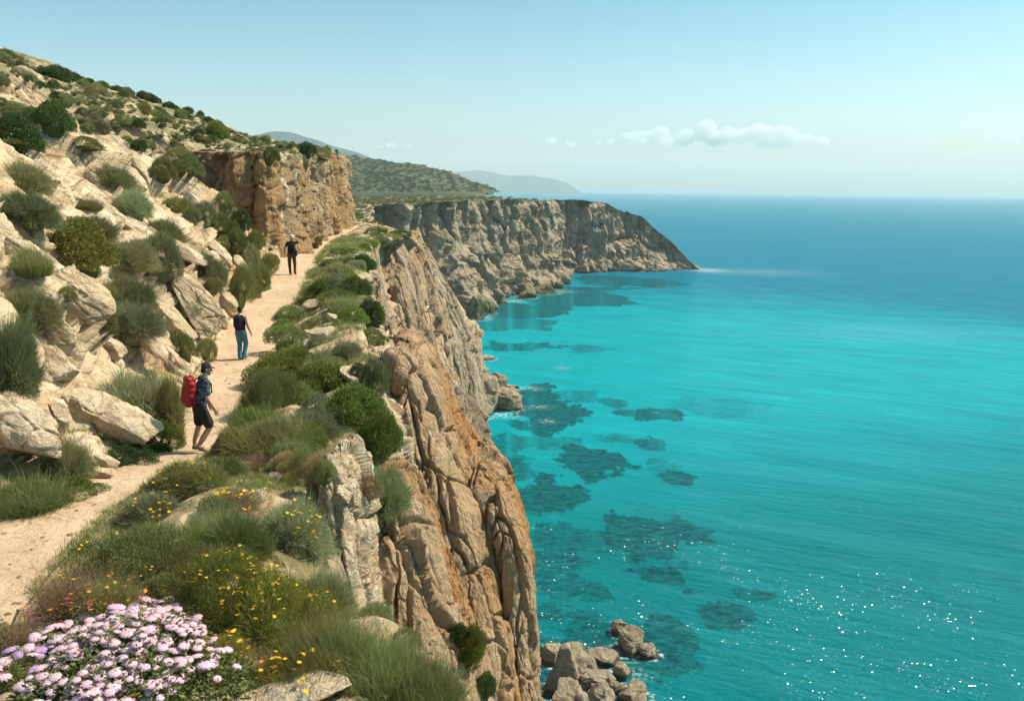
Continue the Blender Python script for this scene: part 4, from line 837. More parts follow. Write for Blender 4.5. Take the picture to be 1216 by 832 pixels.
for a in [
 (78, 316, 98, 62, 'leafy', 'yellowgreen', 'bright yellow-green bush perched above the shaded slab'),
 (22, 262, 78, 44, 'spiky', 'greygreen', 'grey-green cushion at the left edge left of the yellow-green bush'),
 (92, 272, 78, 36, 'spiky', 'greygreen', 'grey-green cushion directly behind the yellow-green bush'),
 (124, 222, 62, 36, 'spiky', 'greygreen', 'wide grey-green bush just below the pointed crest slab'),
 (20, 214, 62, 42, 'spiky', 'greygreen', 'topmost dark grey cushion at the left edge'),
 (153, 262, 48, 40, 'spiky', 'sage', 'round sage bush right of the brown square-ended block'),
 (189, 285, 52, 28, 'spiky', 'greygreen', 'low grey bush above the long flat ledge slab'),
 (150, 318, 66, 36, 'spiky', 'greygreen', 'upper bush of the green run across the slope'),
 (182, 350, 66, 46, 'fine', 'greygreen', 'lower bush of the green run across the slope'),
 (147, 368, 66, 54, 'spiky', 'greygreen', 'rounded grey-green bush right of the shaded slab'),
 (26, 368, 72, 50, 'spiky', 'greygreen', 'wide grey cushion at the left edge above the split slab'),
 (150, 414, 74, 50, 'spiky', 'sage', 'sage bush above the largest round bush'),
 (116, 410, 44, 34, 'fine', 'olive', 'small olive clump left of the sage bush'),
 (220, 374, 42, 32, 'spiky', 'greygreen', 'small grey bush above the tall two-toned rock face'),
 (238, 310, 36, 32, 'spiky', 'sage', 'small round sage bush in the middle right of the slope'),
 (148, 496, 116, 80, 'spiky', 'sage', 'largest round grey-green bush, standing behind the big boulder'),
 (4, 455, 62, 100, 'spiky', 'greygreen', 'tall dark bush cut by the left edge of the picture'),
 (10, 452, 50, 40, 'grass', 'olive', 'dry grassy tuft at the foot of the tall left-edge bush'),
 (71, 566, 60, 48, 'spiky', 'greygreen', 'spiky green tuft growing under the big boulder'),
 (14, 608, 96, 46, 'grass', 'green', 'grassy clump at the left edge beside the path'),
 (72, 588, 84, 24, 'mat', 'bright', 'low bright green plants at the left rim of the path'),
 (196, 520, 42, 70, 'fine', 'olive', 'olive grass standing right of the largest round bush'),
 (180, 536, 66, 44, 'mat', 'bright', 'dark leafy plants under the nose of the big boulder'),
 (140, 552, 70, 26, 'mat', 'dark', 'dark creeping plants in the shade below the boulder'),
 (278, 358, 38, 50, 'fine', 'olive', 'tall olive bush at the path edge behind the second hiker'),
 (296, 350, 26, 36, 'fine', 'green', 'small green bush right of the tall olive bush'),
 (218, 424, 24, 30, 'fine', 'green', 'small green plant at the foot of the slope slab'),
 (240, 424, 24, 28, 'fine', 'green', 'small green plant under the orange rock stub'),
 (252, 330, 30, 34, 'spiky', 'greygreen', 'grey bush between the slim slabs'),
 (258, 282, 40, 34, 'fine', 'green', 'upper green bush on the right part of the slope'),
 (240, 262, 30, 26, 'fine', 'greygreen', 'grey-green bush under the crest on the right part of the slope'),
 (275, 300, 34, 30, 'fine', 'green', 'middle green bush on the right part of the slope'),
 (292, 318, 34, 30, 'fine', 'greygreen', 'lower green bush on the right part of the slope'),
 (306, 345, 36, 34, 'fine', 'green', 'green bush lowest on the slope near the third hiker'),
 (312, 322, 26, 26, 'fine', 'green', 'green bush at the end of the slope left of the third hiker'),
 (262, 248, 26, 22, 'fine', 'green', 'small green bush at the top of the diagonal slope edge'),
 (282, 272, 26, 24, 'fine', 'dark', 'dark bush on the diagonal slope edge against the ochre wall'),
 (300, 296, 24, 22, 'fine', 'green', 'green bush on the diagonal slope edge close to the path'),
 (208, 208, 34, 22, 'mat', 'green', 'green patch on the crest right of the pointed slab'),
 (222, 226, 34, 24, 'mat', 'green', 'second green patch down the diagonal crest'),
 (190, 236, 36, 24, 'fine', 'olive', 'olive bush right below the pointed slab'),
 (205, 252, 30, 20, 'fine', 'green', 'green bush in the gully below the pointed slab'),
 (224, 262, 26, 20, 'fine', 'greygreen', 'grey bush beside the slim upper slab'),
 (88, 236, 22, 16, 'spiky', 'sage', 'tiny sage bush above the square-ended block'),
 (105, 248, 24, 14, 'grass', 'olive', 'tiny dry tuft beneath the square-ended block'),
 (12, 160, 72, 50, 'leafy', 'dark', 'largest dark green bush on the terrace at the left edge'),
 (56, 160, 52, 34, 'leafy', 'dark', 'dark green bush right of the largest one on the terrace'),
 (20, 170, 60, 14, 'mat', 'bright', 'low green mat in front of the dark terrace bushes'),
 (95, 170, 50, 16, 'mat', 'green', 'green mat on the terrace right of the dark bushes'),
 (60, 92, 42, 18, 'leafy', 'dark', 'dark bush on the skyline right of the grey boulder'),
 (20, 72, 12, 10, 'grass', 'olive', 'tiny grass tuft on the topmost skyline rock'),
 (256, 164, 32, 20, 'leafy', 'bright', 'round bright green bush on the upper hillside near the wall'),
 (362, 183, 24, 16, 'leafy', 'dark', 'dark bush standing on top of the ochre wall'),
 (318, 200, 22, 18, 'mat', 'dark', 'green plant hanging over the rim of the ochre wall'),
 (380, 190, 30, 14, 'mat', 'olive', 'olive plants over the right end of the ochre wall'),
 (163, 178, 16, 14, 'leafy', 'dark', 'small dark bush beside the tip of the pointed slab'),
 (374, 292, 12, 14, 'fine', 'green', 'small plant growing at the foot of the ochre wall'),
]:
    shrub(*a, GSL)
GLG = 'shrubs on the ledge between path and cliff'
for a in [
 (450, 600, 72, 62, 'spiky', 'greygreen', 'round grey-green bush sitting on top of the orange rock column'),
 (314, 490, 66, 60, 'speckle', 'olive', 'large olive-grey dome of scrub at the path edge beside the first hiker'),
 (330, 452, 80, 36, 'mat', 'bright', 'bright green carpet on top of the olive-grey dome'),
 (375, 470, 80, 40, 'leafy', 'bright', 'upper lobe of the long bright green bush on the rim'),
 (415, 505, 84, 50, 'leafy', 'bright', 'middle lobe of the long bright green bush on the rim'),
 (444, 542, 60, 56, 'leafy', 'bright', 'lowest lobe of the long bright green bush above the cliff'),
 (362, 462, 50, 20, 'mat', 'bright', 'green carpet along the top of the long green bush'),
 (362, 520, 82, 48, 'spiky', 'sage', 'pale sage bush left of the long bright green bush'),
 (312, 486, 50, 26, 'grass', 'olive', 'small brownish grassy clump in front of the olive-grey dome'),
 (314, 536, 84, 36, 'grass', 'green', 'arching green tuft between path and sage bush'),
 (298, 556, 46, 18, 'grass', 'brown', 'low dry tuft below the arching green tuft'),
 (360, 576, 62, 50, 'speckle', 'olive', 'brownish-green bush below the pale sage bush'),
 (385, 545, 46, 40, 'fine', 'brown', 'dry tan bush between sage bush and round bush'),
 (338, 560, 46, 26, 'speckle', 'brown', 'dry grey-brown scrub beside the arching tuft'),
 (385, 586, 30, 30, 'speckle', 'olive', 'olive sprig hanging beside the white cap rock'),
 (340, 412, 50, 30, 'mat', 'green', 'green mound at the path edge above the olive-grey dome'),
 (352, 436, 36, 26, 'mat', 'bright', 'green carpet strip right of the path mound'),
 (340, 378, 40, 18, 'mat', 'green', 'low green mound where the path narrows'),
 (335, 396, 30, 20, 'mat', 'bright', 'small green mound below the narrowing of the path'),
 (376, 325, 26, 9, 'mat', 'greygreen', 'grey mound right of the third hiker'),
 (388, 314, 28, 8, 'mat', 'bright', 'green mound behind the one right of the third hiker'),
 (410, 303, 44, 7, 'mat', 'bright', 'green carpet on the far ledge beside the path'),
 (436, 289, 40, 7, 'mat', 'bright', 'green carpet near the far end of the ledge'),
 (458, 280, 40, 7, 'mat', 'green', 'green carpet at the far rim of the ledge'),
 (478, 285, 28, 9, 'mat', 'dark', 'dark plants on the furthest rim of the ledge'),
 (400, 326, 46, 16, 'mat', 'greygreen', 'grey-green carpet in the middle of the far ledge'),
 (385, 345, 50, 18, 'mat', 'bright', 'upper strip of the diagonal green carpet'),
 (400, 362, 46, 22, 'mat', 'bright', 'middle strip of the diagonal green carpet'),
 (418, 382, 44, 22, 'mat', 'bright', 'lower strip of the diagonal green carpet'),
 (440, 408, 44, 22, 'mat', 'green', 'end of the diagonal green carpet at the rim'),
 (422, 350, 34, 24, 'leafy', 'dark', 'dark bush above the darker round bush on the rim'),
 (440, 393, 36, 36, 'leafy', 'dark', 'dark green round bush on the rim of the ledge'),
 (430, 320, 30, 18, 'leafy', 'dark', 'small dark bush at the rim of the far ledge'),
 (410, 425, 40, 24, 'spiky', 'sage', 'grey sage bush below the dark-fronted ledge rock'),
 (385, 436, 36, 20, 'spiky', 'greygreen', 'grey-green bush behind the long bright green bush'),
 (440, 470, 40, 46, 'fine', 'greygreen', 'grey shrub hanging down the rim rock'),
 (424, 452, 26, 22, 'fine', 'olive', 'olive shrub left of the hanging grey shrub'),
 (372, 388, 30, 12, 'mat', 'green', 'thin green patch on the flat white rock'),
 (398, 378, 30, 12, 'mat', 'greygreen', 'thin grey patch right of the flat white rock'),
 (436, 612, 34, 24, 'fine', 'brown', 'dry brown underside growth left below the round bush'),
 (208, 594, 98, 46, 'fine', 'green', 'fine green cushion at the path edge behind the yellow flowers'),
 (172, 622, 76, 42, 'spiky', 'sage', 'sage cushion with yellow flowers beside the path'),
 (342, 650, 96, 68, 'spiky', 'sage', 'grey-green cushion right of the yellow flowers'),
 (275, 612, 80, 34, 'speckle', 'brown', 'grey twiggy scrub among the yellow flowers'),
 (272, 660, 86, 54, 'spiky', 'green', 'green grassy cushion in the middle of the foreground'),
 (160, 700, 140, 78, 'speckle', 'olive', 'wide olive bush at the path edge in the foreground'),
 (252, 740, 130, 84, 'speckle', 'yellowgreen', 'left yellow-flecked bush behind the pink flowers'),
 (315, 765, 130, 90, 'speckle', 'yellowgreen', 'right yellow-flecked bush in the foreground'),
 (225, 690, 80, 44, 'speckle', 'olive', 'olive bush between the green cushion and the yellow-flecked bushes'),
 (374, 742, 94, 84, 'spiky', 'greygreen', 'large spiky blue-green bush left of the orange rock column'),
 (385, 800, 90, 60, 'grass', 'green', 'tall green grass below the spiky blue-green bush'),
 (440, 815, 100, 60, 'grass', 'green', 'tall green grass at the foot of the orange rock column'),
 (500, 836, 84, 50, 'grass', 'green', 'tall green grass at the bottom edge right of the others'),
 (350, 815, 90, 40, 'grass', 'yellowgreen', 'yellowish grass behind the white pitted boulder'),
 (70, 744, 100, 74, 'stalky', 'brown', 'dry stalky plant with reddish tips at the path edge'),
 (120, 740, 90, 64, 'stalky', 'olive', 'stalky olive plant left of the wide yellow-flecked bush'),
 (20, 776, 44, 50, 'stalky', 'brown', 'sparse dry stalks on the sand at the left edge'),
 (258, 800, 80, 44, 'speckle', 'yellowgreen', 'small yellow-green bush right of the pink flowers'),
 (552, 790, 30, 56, 'leafy', 'bright', 'leafy green bush in the cleft between the orange columns'),
 (542, 765, 24, 26, 'leafy', 'dark', 'dark bush at the top of the cleft between the columns'),
 (572, 836, 30, 30, 'leafy', 'dark', 'dark leaves at the bottom of the cleft'),
]:
    shrub(*a, GLG, P=Vector(unp(452, 596, 14.3).tolist()) if a[0] == 450 else None)
# flowers: every head its own part
def floret_head(seed, n, r, flat, pc, mat):
    """florets growing out of the vertices of one small dome, so the head is one piece"""
    rg = np.random.default_rng(seed)
    if n < 10:                                                   # a single small flower: petals round one centre
        Vs = [np.zeros(3)]; Q = []; m = 8
        for k in range(m):
            a = k*2*pi/m+rg.uniform(-.1, .1); e = np.array([cos(a), sin(a), rg.uniform(-.1, .35)]); g = np.array([-sin(a), cos(a), 0]); s = r*1.5*rg.uniform(.8, 1.1); b = len(Vs)
            Vs += [e*s*.6+g*s*.3, e*s, e*s*.6-g*s*.3]; Q.append([0, b, b+1, b+2])
        return mesh_np('flower', np.array(Vs), np.array(Q), None, mat, False, {'rnd': rg.uniform(0, 1, len(Vs))})
    V, Fc = ico(2); V = V.copy(); V[:, 2] = np.maximum(V[:, 2], -.15); Vs = list(V*r*[.95, .95, flat*.9]); Q = []; R = list(np.full(len(V), .2))
    for i in rg.permutation([i for i in range(len(V)) if V[i, 2] > -.05])[:n*2]:
        dd = V[i]/np.linalg.norm(V[i]); u = np.cross(dd, [0.3, .2, 1]); u /= np.linalg.norm(u)+1e-9; v = np.cross(dd, u); s = r*rg.uniform(.15, .23); a0 = rg.uniform(0, 6); p = Vs[i]; rr = rg.uniform(0, 1)
        for k in range(5):
            a = a0+k*2*pi/5; e = u*cos(a)+v*sin(a); g = -u*sin(a)+v*cos(a); b = len(Vs)
            Vs += [p+e*s*.6+g*s*.36+dd*s*.25, p+e*s+dd*s*rg.uniform(.1, .5), p+e*s*.6-g*s*.36+dd*s*.25]; Q.append([i, b, b+1, b+2]); R += [rr]*3
    return mesh_np('flower_head', np.array(Vs), np.array(Q), Fc, mat, False, {'rnd': np.array(R)})
def petal_mat(name, a, b):
    t = NT(name); c = t.mix(t.attr('rnd'), a, b); p = t.bsdf(c, .6, None, .2); tr = t.n('ShaderNodeBsdfTranslucent'); t.l(c, tr.inputs[0])
    mx = t.n('ShaderNodeMixShader'); mx.inputs[0].default_value = .3; t.l(p.outputs[0], mx.inputs[1]); t.l(tr.outputs[0], mx.inputs[2]); return t.done(mx.outputs[0])
PM = petal_mat('pink_petals', (.78, .50, .60), (.93, .80, .83)); PL_ = petal_mat('lilac_petals', (.50, .30, .60), (.70, .55, .78)); YM = petal_mat('yellow_petals', (.75, .42, .02), (.85, .60, .04)); OM = petal_mat('orange_petals', (.75, .27, .02), (.8, .42, .04)); RM = petal_mat('red_petals', (.45, .06, .08), (.6, .16, .16))
PH = [floret_head(900+i, 46, .060, .42, None, PM) for i in range(4)]; PLH = [floret_head(910, 40, .05, .6, None, PL_)]
YH = [floret_head(920+i, 7, .020, .7, None, YM) for i in range(3)]; OH = [floret_head(930, 6, .018, .7, None, OM)]; RH = [floret_head(940, 7, .02, .8, None, RM)]
def surf_pt(o, rg, zlo=.3, front=True):
    """a point on the outer foliage of a shrub seen from the eye"""
    me = o.data; n = len(me.vertices)
    for _ in range(400):
        v = me.vertices[rg.randrange(n)].co; 
        if v.z < zlo: continue
        if Vector((v.x, v.y, v.z)).length < .7: continue
        return v.copy()
    return v.copy()
def flowers_on(o, meshes, n, size, zlo=.3, name='flower', lean=.2, sel=None, sp=0):
    o_mw = Matrix.LocRotScale(o.location, o.rotation_quaternion, o.scale); pts = []; rg = random.Random(int(n*13+size*1000)); tries = 0
    root = Vector(o.location)
    while len(pts) < n and tries < n*60:
        tries += 1; v = surf_pt(o, rg, zlo); w = o_mw @ v
        if name == 'flower' and (w-root).y > o.scale[1]*.35 and rg.random() < .7: continue
        if name == 'flower_head' and (w-root).y < -o.scale[1]*.2 and rg.random() < .6: continue
        if sel and not sel(w): continue
        if sp and any((w-q).length < sp for q in pts): continue
        pts.append(w); q = bpy.data.objects.new(name, rg.choice(meshes)); COL.objects.link(q); q.parent = o
        q.matrix_parent_inverse = o_mw.inverted()
        s = size*rg.uniform(.75, 1.3); q.location = w+Vector((0, 0, .3*.05*s)); q.scale = (s*rg.uniform(.85, 1.3), s, s)
        d = (w-root); q.rotation_euler = (rg.uniform(-.3, .3)-.25*d.y/(o.scale[1]), rg.uniform(-.3, .3)+.45*d.x/o.scale[0], rg.uniform(0, 6))
def many_heads(o, n, size, zlo):
    """the heads beyond the hundred nearest: one part"""
    o_mw = Matrix.LocRotScale(o.location, o.rotation_quaternion, o.scale); r_ = random.Random(77); Vs, Qs, Ts, Rs = [], [], [], []; off = 0
    src = []
    for m in PH:
        V = np.array([v.co[:] for v in m.vertices]); Q = [list(p.vertices) for p in m.polygons]; A = np.zeros(len(V), np.float32); m.attributes['rnd'].data.foreach_get('value', A); src.append((V, Q, A))
    for i in range(n):
        v = surf_pt(o, r_, zlo); w = np.array(o_mw @ v); V, Q, A = r_.choice(src); s = size*r_.uniform(.7, 1.2); d = w-np.array(o.location)
        Rm = np.array(Matrix.Rotation(.45*d[0]/o.scale[0], 3, 'Y') @ Matrix.Rotation(-.35*d[1]/o.scale[1], 3, 'X') @ Matrix.Rotation(r_.uniform(0, 6), 3, 'Z'))
        Vs.append((V*s)@Rm.T+w); Qs += [[k+off for k in f] for f in Q if len(f) == 4]; Ts += [[k+off for k in f] for f in Q if len(f) == 3]; Rs.append(A); off += len(V)
    me = mesh_np('flower_heads', np.concatenate(Vs), np.array(Qs), np.array(Ts), PM, False, {'rnd': np.concatenate(Rs)})
    q = link('small_flower_heads', me, o); q.matrix_parent_inverse = o_mw.inverted(); q['kind'] = 'stuff'; q['label'] = 'many smaller pale pink flower clusters'
# the pink flowering bush
pk = shrub(128, 844, 322, 84, 'leafy', 'green', 'broad low bush covered in clusters of pale pink flowers at the bottom left', None, 'flowering_bush', 'flowering bush')
if pk:
    flowers_on(pk, PH*9+PLH, 100, .95, .45, 'flower_head', sp=.05)
    many_heads(pk, 420, .8, .40)
pk2 = shrub(10, 812, 76, 38, 'leafy', 'green', 'small bush with lilac flower clusters at the left edge of the picture', None, 'flowering_bush', 'flowering bush')
if pk2: flowers_on(pk2, PLH+PH[:1], 16, 1.0, .3, 'flower_head', sp=.05)
def byname(sub):
    for o in COL.objects:
        if sub in o.get('label', ''): return o
for lab, ms, n, sz in (('fine green cushion at the path', YH, 30, 1.2), ('sage cushion with yellow', YH, 26, 1.2), ('grey-green cushion right of the yellow', YH, 40, 1.2), ('grey twiggy scrub among', YH+OH, 90, 1.2),
                       ('left yellow-flecked', YH+OH[:1], 80, .9), ('right yellow-flecked', YH+OH[:1], 90, .9), ('small yellow-green bush right', OH+YH[:1], 60, 1.1), ('stalky plant with reddish', RH+OH, 40, 1.0), ('stalky olive plant', OH+RH, 30, .9), ('wide olive bush at', YH, 30, .7), ('yellowish grass behind', OH+YH, 24, 1.)):
    o = byname(lab)
    if o: flowers_on(o, ms, n, sz*.78, .35)
    else: print('no', lab)
yb = shrub(176, 838, 90, 34, 'fine', 'olive', 'small plant with orange-yellow flowers in front of the pink bush', None, 'flowering_bush', 'flowering bush')
if yb: flowers_on(yb, YH+OH, 50, 1.3, .3)
# small shrubs of the upper hillside, copies placed by where they are seen
GH = 'small shrubs scattered over the upper hillside'
rg = random.Random(5); cnt = 0
SKY = [(0, 62), (40, 78), (85, 98), (140, 112), (200, 122), (240, 136), (300, 160), (400, 186)]
def skyrow(px): return float(np.interp(px, [a for a, b in SKY], [b for a, b in SKY]))
for i in range(520):
    px = rg.uniform(0, 400); lo = skyrow(px)-1; py = rg.uniform(lo, 178 if px > 150 else 160)
    if cnt >= 120: break
    b = hit(px, py, [land_o])
    if b is None or b[1].y < 30: continue
    w = rg.choice([9, 11, 13, 16, 20])*(1.25 if px < 120 else .9 if px < 250 else .6); 
    o = shrub(px, py, w, w*rg.uniform(.5, .75), rg.choice(['leafy', 'fine', 'mat']), rg.choice(['greygreen', 'dark', 'green', 'olive', 'greygreen']), None, GH)
    if o:
        cnt += 1; k = 'small rounded shrub scattered on the stony upper hillside'; tag(o, k, None, GH)
for px in (86, 96, 104, 120, 137, 152, 168, 176, 184, 200, 222, 236, 246):      # the skyline row
    b = None; r = skyrow(px)-4
    for q in range(14):
        b = hit(px, r+q, [land_o])
        if b: break
    if b:
        o = shrub(px, r+q+1, rg.uniform(11, 18), rg.uniform(7, 10), 'leafy', 'dark', 'dark rounded bush in the row of bushes on the skyline', 'dark bushes along the skyline of the hill')
GF = 'small shrubs filling the gaps of the rocky slope'; c2 = 0
for i in range(400):
    if c2 >= 26: break
    px = rg.uniform(0, 330); lo = np.interp(px, [0, 185, 335], [170, 185, 300]); hi = np.interp(px, [0, 100, 190, 240, 320], [580, 550, 500, 410, 320]); py = rg.uniform(lo+4, hi-6)
    if rg.random() < .35 and px < 180: continue
    b = hit(px, py)
    if b is None or b[3] is wall_o or b[1].x < -22: continue
    k = ppm(b[1][:]); w = rg.uniform(.28, .75)*k
    if shrub(px, py, w, w*rg.uniform(.5, .8), rg.choice(['fine', 'mat', 'spiky', 'grass']), rg.choice(['greygreen', 'green', 'olive', 'olive']), 'small low shrub growing in a crevice of the rocky slope', GF): c2 += 1
GF2 = 'small shrubs filling the ledge between path and cliff edge'; c2 = 0
for i in range(600):
    if c2 >= 50: break
    Y = float(np.exp(rg.uniform(np.log(7.5), np.log(100)))); xl, xr, pz, ex, ez, co_, cz, bo = fields(Y); x = xr+.15+(ex-xr)*rg.uniform(0, 1.0); dz = drop(x, Y)
    if not dz: continue
    P = Vector((x, Y, dz[0])); k = ppm(P[:]); r = rg.uniform(.2, .45)*(1+.012*Y)*min(1, Y/16)
    if x-r < xr: r = min(r, .25)
    if Y > 32 and x < xr+1.2+r: continue
    if shrub(0, 0, 2*r*k, r*1.2*k, rg.choice(['fine', 'mat', 'mat', 'spiky', 'grass']), rg.choice(['greygreen', 'green', 'olive', 'bright', 'sage']), 'small low shrub growing on the ledge among the larger ones', GF2, P=P): c2 += 1
print('fill', cnt, c2)
# scrub on the plain and the headland: one mass nobody could count
def scrub_mass(name, label, region, n, size, mat, objs, near=False):
    tp = []
    for v in range(4):
        q = np.random.default_rng(70+v); Pp, D = dome_pts(q, 90 if near else 40, 5, -.1, .75, .2, v); tp.append(leaves(Pp*.95, D, .34 if near else .5, q)+(len(Pp),))
    Vi, Fi = ico(1); Vs, Qs, Ts, R = [], [], [], []; rg = random.Random(3); o = 0
    for i in range(n):
        px, py = region(rg); b = hit(px, py, objs)
        if near and b and fbm(np.array([[b[1].x*.16, b[1].y*.10, 0]]), 3, 6)[0] < rg.uniform(-.25, .3): continue
        if b is None or (near and (b[1].y < 36 or b[1].x > -14)) or abs(b[2].z) < (.85 if 'flat top' in label else .4): continue
        P = b[1]; s = size*rg.uniform(.45, 1.6)/ppm(P[:]); V, Q, _, r, _, _ = tp[rg.randrange(4)]; sc = np.array([s*1.2, s*1.2, s*rg.uniform(.7, 1.1)]); k = rg.random()
        Vs += [V*sc+np.array(P), Vi*sc*[.62, .62, .5]+np.array(P)]; Qs.append(Q+o); R += [.5*r+.5*k, np.full(len(Vi), .1)]; o += len(V); Ts.append(Fi+o); o += len(Vi)
    R = np.concatenate(R); me = mesh_np(name, np.concatenate(Vs), np.concatenate(Qs), np.concatenate(Ts), mat, False, {'rnd': R, 'tipd': np.zeros(o)})
    return tag(link(name, me), label, 'scrub', None, 'stuff')
scrub_mass('scrub', 'low scrub covering the flat top of the far headland', lambda r: (r.uniform(405, 760), r.uniform(228, 268)), 3800, 1.9, LM['olive'], [head_o, land_o])
scrub_mass('hill_scrub', 'dotted scrub covering the hill behind the headland', lambda r: (r.uniform(400, 590), r.uniform(180, 228)), 1500, 1.8, LM['dark'], [o for o in COL.objects if o.name == 'hill'])
scrub_mass('hillside_scrub', 'dense low scrub covering the stony upper hillside', lambda r: (lambda a: (a, r.uniform(skyrow(a)-2, 186 if a > 150 else 165)))(r.uniform(0, 400)), 2600, 2.8, LM['greygreen'], [land_o], True)
# grass and creeping plants between the shrubs of the ledge and at the slope foot
def ground_cover():
    rg = np.random.default_rng(44); V = []; n = 0; P = []; 
    Yr = np.exp(rg.uniform(np.log(6.5), np.log(70), 30000)); Fd = np.array([fields(y) for y in Yr[:1]]); xl, xr, pz, ex = I(Yr, PY, PL), I(Yr, PY, PR), I(Yr, PY, PZ), I(Yr, EY, EX)
    u = rg.uniform(0, 1, len(Yr)); left = rg.random(len(Yr)) < .14; X = np.where(left, xl-np.abs(rg.normal(size=len(Yr)))*.25, xr-.06+(ex-xr)*u**1.15)
    Q3 = np.stack([X, Yr, X*0], -1); keep = vnoise(Q3*.8, 6)+.5*vnoise(Q3*2.3, 8) > -.02
    for x, Y in zip(X[keep], Yr[keep]):
        ok, p, nn, _ = land_o.ray_cast(Vector((x, Y, 59)), Vector((0, 0, -1)), distance=12)
        if ok and abs(nn.z) > .5: P.append(p[:])
    P = np.array(P); ds = P[:, 1]/12
    Pr = np.repeat(P, 7, 0)+rg.normal(size=(len(P)*7, 3))*[.05, .05, 0]*np.repeat(ds, 7)[:, None]**.5
    s = np.repeat(ds, 7)**.6
    Vb, q, t, r, tp = blades(Pr-[0, 0, .01], np.tile([0, 0, 1.], (len(Pr), 1)), .09, .0035, rg, .6, .2)
    B = Vb.reshape(-1, 5, 3); B = Pr[:, None]+(B-Pr[:, None])*s[:, None, None]
    me = mesh_np('grass', B.reshape(-1, 3), q, t, LM['green'], False, {'rnd': r, 'tipd': tp}); print('grass', len(Pr))
    return tag(link('grass', me), 'short grass and low plants growing between shrubs along the path', 'grass', None, 'stuff')
ground_cover()
# ------------------------------------------------------------------ people
def capsule(bm_list, p0, p1, r0, r1, side=None, nb=14, ns=9):
    """tapered limb with round ends; r = radius or (wide, deep) measured along side / across it"""
    p0 = np.array(p0, float); p1 = np.array(p1, float); ax = p1-p0; L = np.linalg.norm(ax)+1e-6; ax /= L
    s = np.array(side if side is not None else [1, 0, 0], float); s -= ax*(s@ax)
    if np.linalg.norm(s) < .1: s = np.array([0, 1., 0]); s -= ax*(s@ax)
    s /= np.linalg.norm(s); q = np.cross(ax, s)
    r0 = r0 if isinstance(r0, tuple) else (r0, r0); r1 = r1 if isinstance(r1, tuple) else (r1, r1)
    rows = []
    for t in np.linspace(-pi/2, 0, 5)[:-1]: rows.append((sin(t)*min(r0), r0[0]*max(cos(t), .02), r0[1]*max(cos(t), .02)))
    for t in np.linspace(0, 1, ns): rows.append((t*L, r0[0]*(1-t)+r1[0]*t, r0[1]*(1-t)+r1[1]*t))
    for t in np.linspace(0, pi/2, 5)[1:]: rows.append((L+sin(t)*min(r1), r1[0]*max(cos(t), .02), r1[1]*max(cos(t), .02)))
    a = np.linspace(0, 2*pi, nb, endpoint=False); V = []
    for h, u, v in rows:
        for k in a: V.append(p0+ax*h+s*u*cos(k)+q*v*sin(k))
    n = len(rows); F = []
    for i in range(n-1):
        for k in range(nb): F.append((i*nb+k, i*nb+(k+1) % nb, (i+1)*nb+(k+1) % nb, (i+1)*nb+k))
    F.append(tuple(range(nb))[::-1]); F.append(tuple((n-1)*nb+k for k in range(nb)))
    bm_list.append((V, F))
def fuse(name, parts, mat, parent, voxel=.009, smooth=3, loc=None):
    V, F = [], []; o = 0
    for v, f in parts:
        V += [tuple(float(c) for c in x) for x in v]; F += [tuple(i+o for i in g) for g in f]; o += len(v)
    me = bpy.data.meshes.new(name); me.from_pydata(V, [], F); ob = bpy.data.objects.new(name+'_tmp', me); COL.objects.link(ob)
    m = ob.modifiers.new('r', 'REMESH'); m.mode = 'VOXEL'; m.voxel_size = voxel; m.use_smooth_shade = True
    sm_ = ob.modifiers.new('s', 'SMOOTH'); sm_.factor = .5; sm_.iterations = smooth
    dg = bpy.context.evaluated_depsgraph_get(); me2 = bpy.data.meshes.new_from_object(ob.evaluated_get(dg)); bpy.data.objects.remove(ob)
    me2.name = name; me2.materials.clear(); me2.materials.append(mat)
    me2.polygons.foreach_set('use_smooth', np.ones(len(me2.polygons), bool))
    return link(name, me2, parent)
def skin_mat(name, c):
    t = NT(name); tc = t.n('ShaderNodeTexCoord').outputs['Object']; n = t.noise(tc, 14, 3, .5)
    return t.done(t.bsdf(t.mix(n, tuple(x*.85 for x in c), c), .55, None, .35, Subsurface_Weight=.08).outputs[0])
SK = skin_mat('tanned_skin', (.42, .235, .155)); SK2 = skin_mat('brown_skin', (.34, .175, .115))
def cloth(name, c, var=.18, sc=14): return plain_mat(name, c, .85, var, sc, .012, .15)
HAIR = cloth('dark_hair', (.035, .025, .018)); CAPM = cloth('brown_cap', (.045, .033, .024)); RED = plain_mat('red_nylon', (.29, .010, .016), .55, .15, 20, .01, .35); REDD = plain_mat('dark_red_nylon', (.22, .010, .014), .6, .1, 20, .01, .3)
BLK = cloth('black_cloth', (.022, .022, .026)); SHORT = cloth('dark_shorts', (.030, .026, .022)); JEANS = cloth('blue_jeans', (.055, .17, .26), .2, 9); SHOE = cloth('brown_shoes', (.12, .085, .06)); TROU = cloth('brown_trousers', (.10, .055, .038)); WHITE = cloth('pale_cloth', (.55, .48, .42))
def shirt_pattern():
    t = NT('patterned_shirt'); tc = t.n('ShaderNodeTexCoord').outputs['Object']; v = t.ramp(t.vor(tc, 26), .2, .5); n = t.noise(tc, 18, 3)
    return t.done(t.bsdf(t.mix(v, (.22, .27, .28), t.mix(n, (.05, .085, .11), (.03, .05, .07))), .85, None, .15).outputs[0])
PAT = shirt_pattern()
def v3(*a): return np.array(a, float)
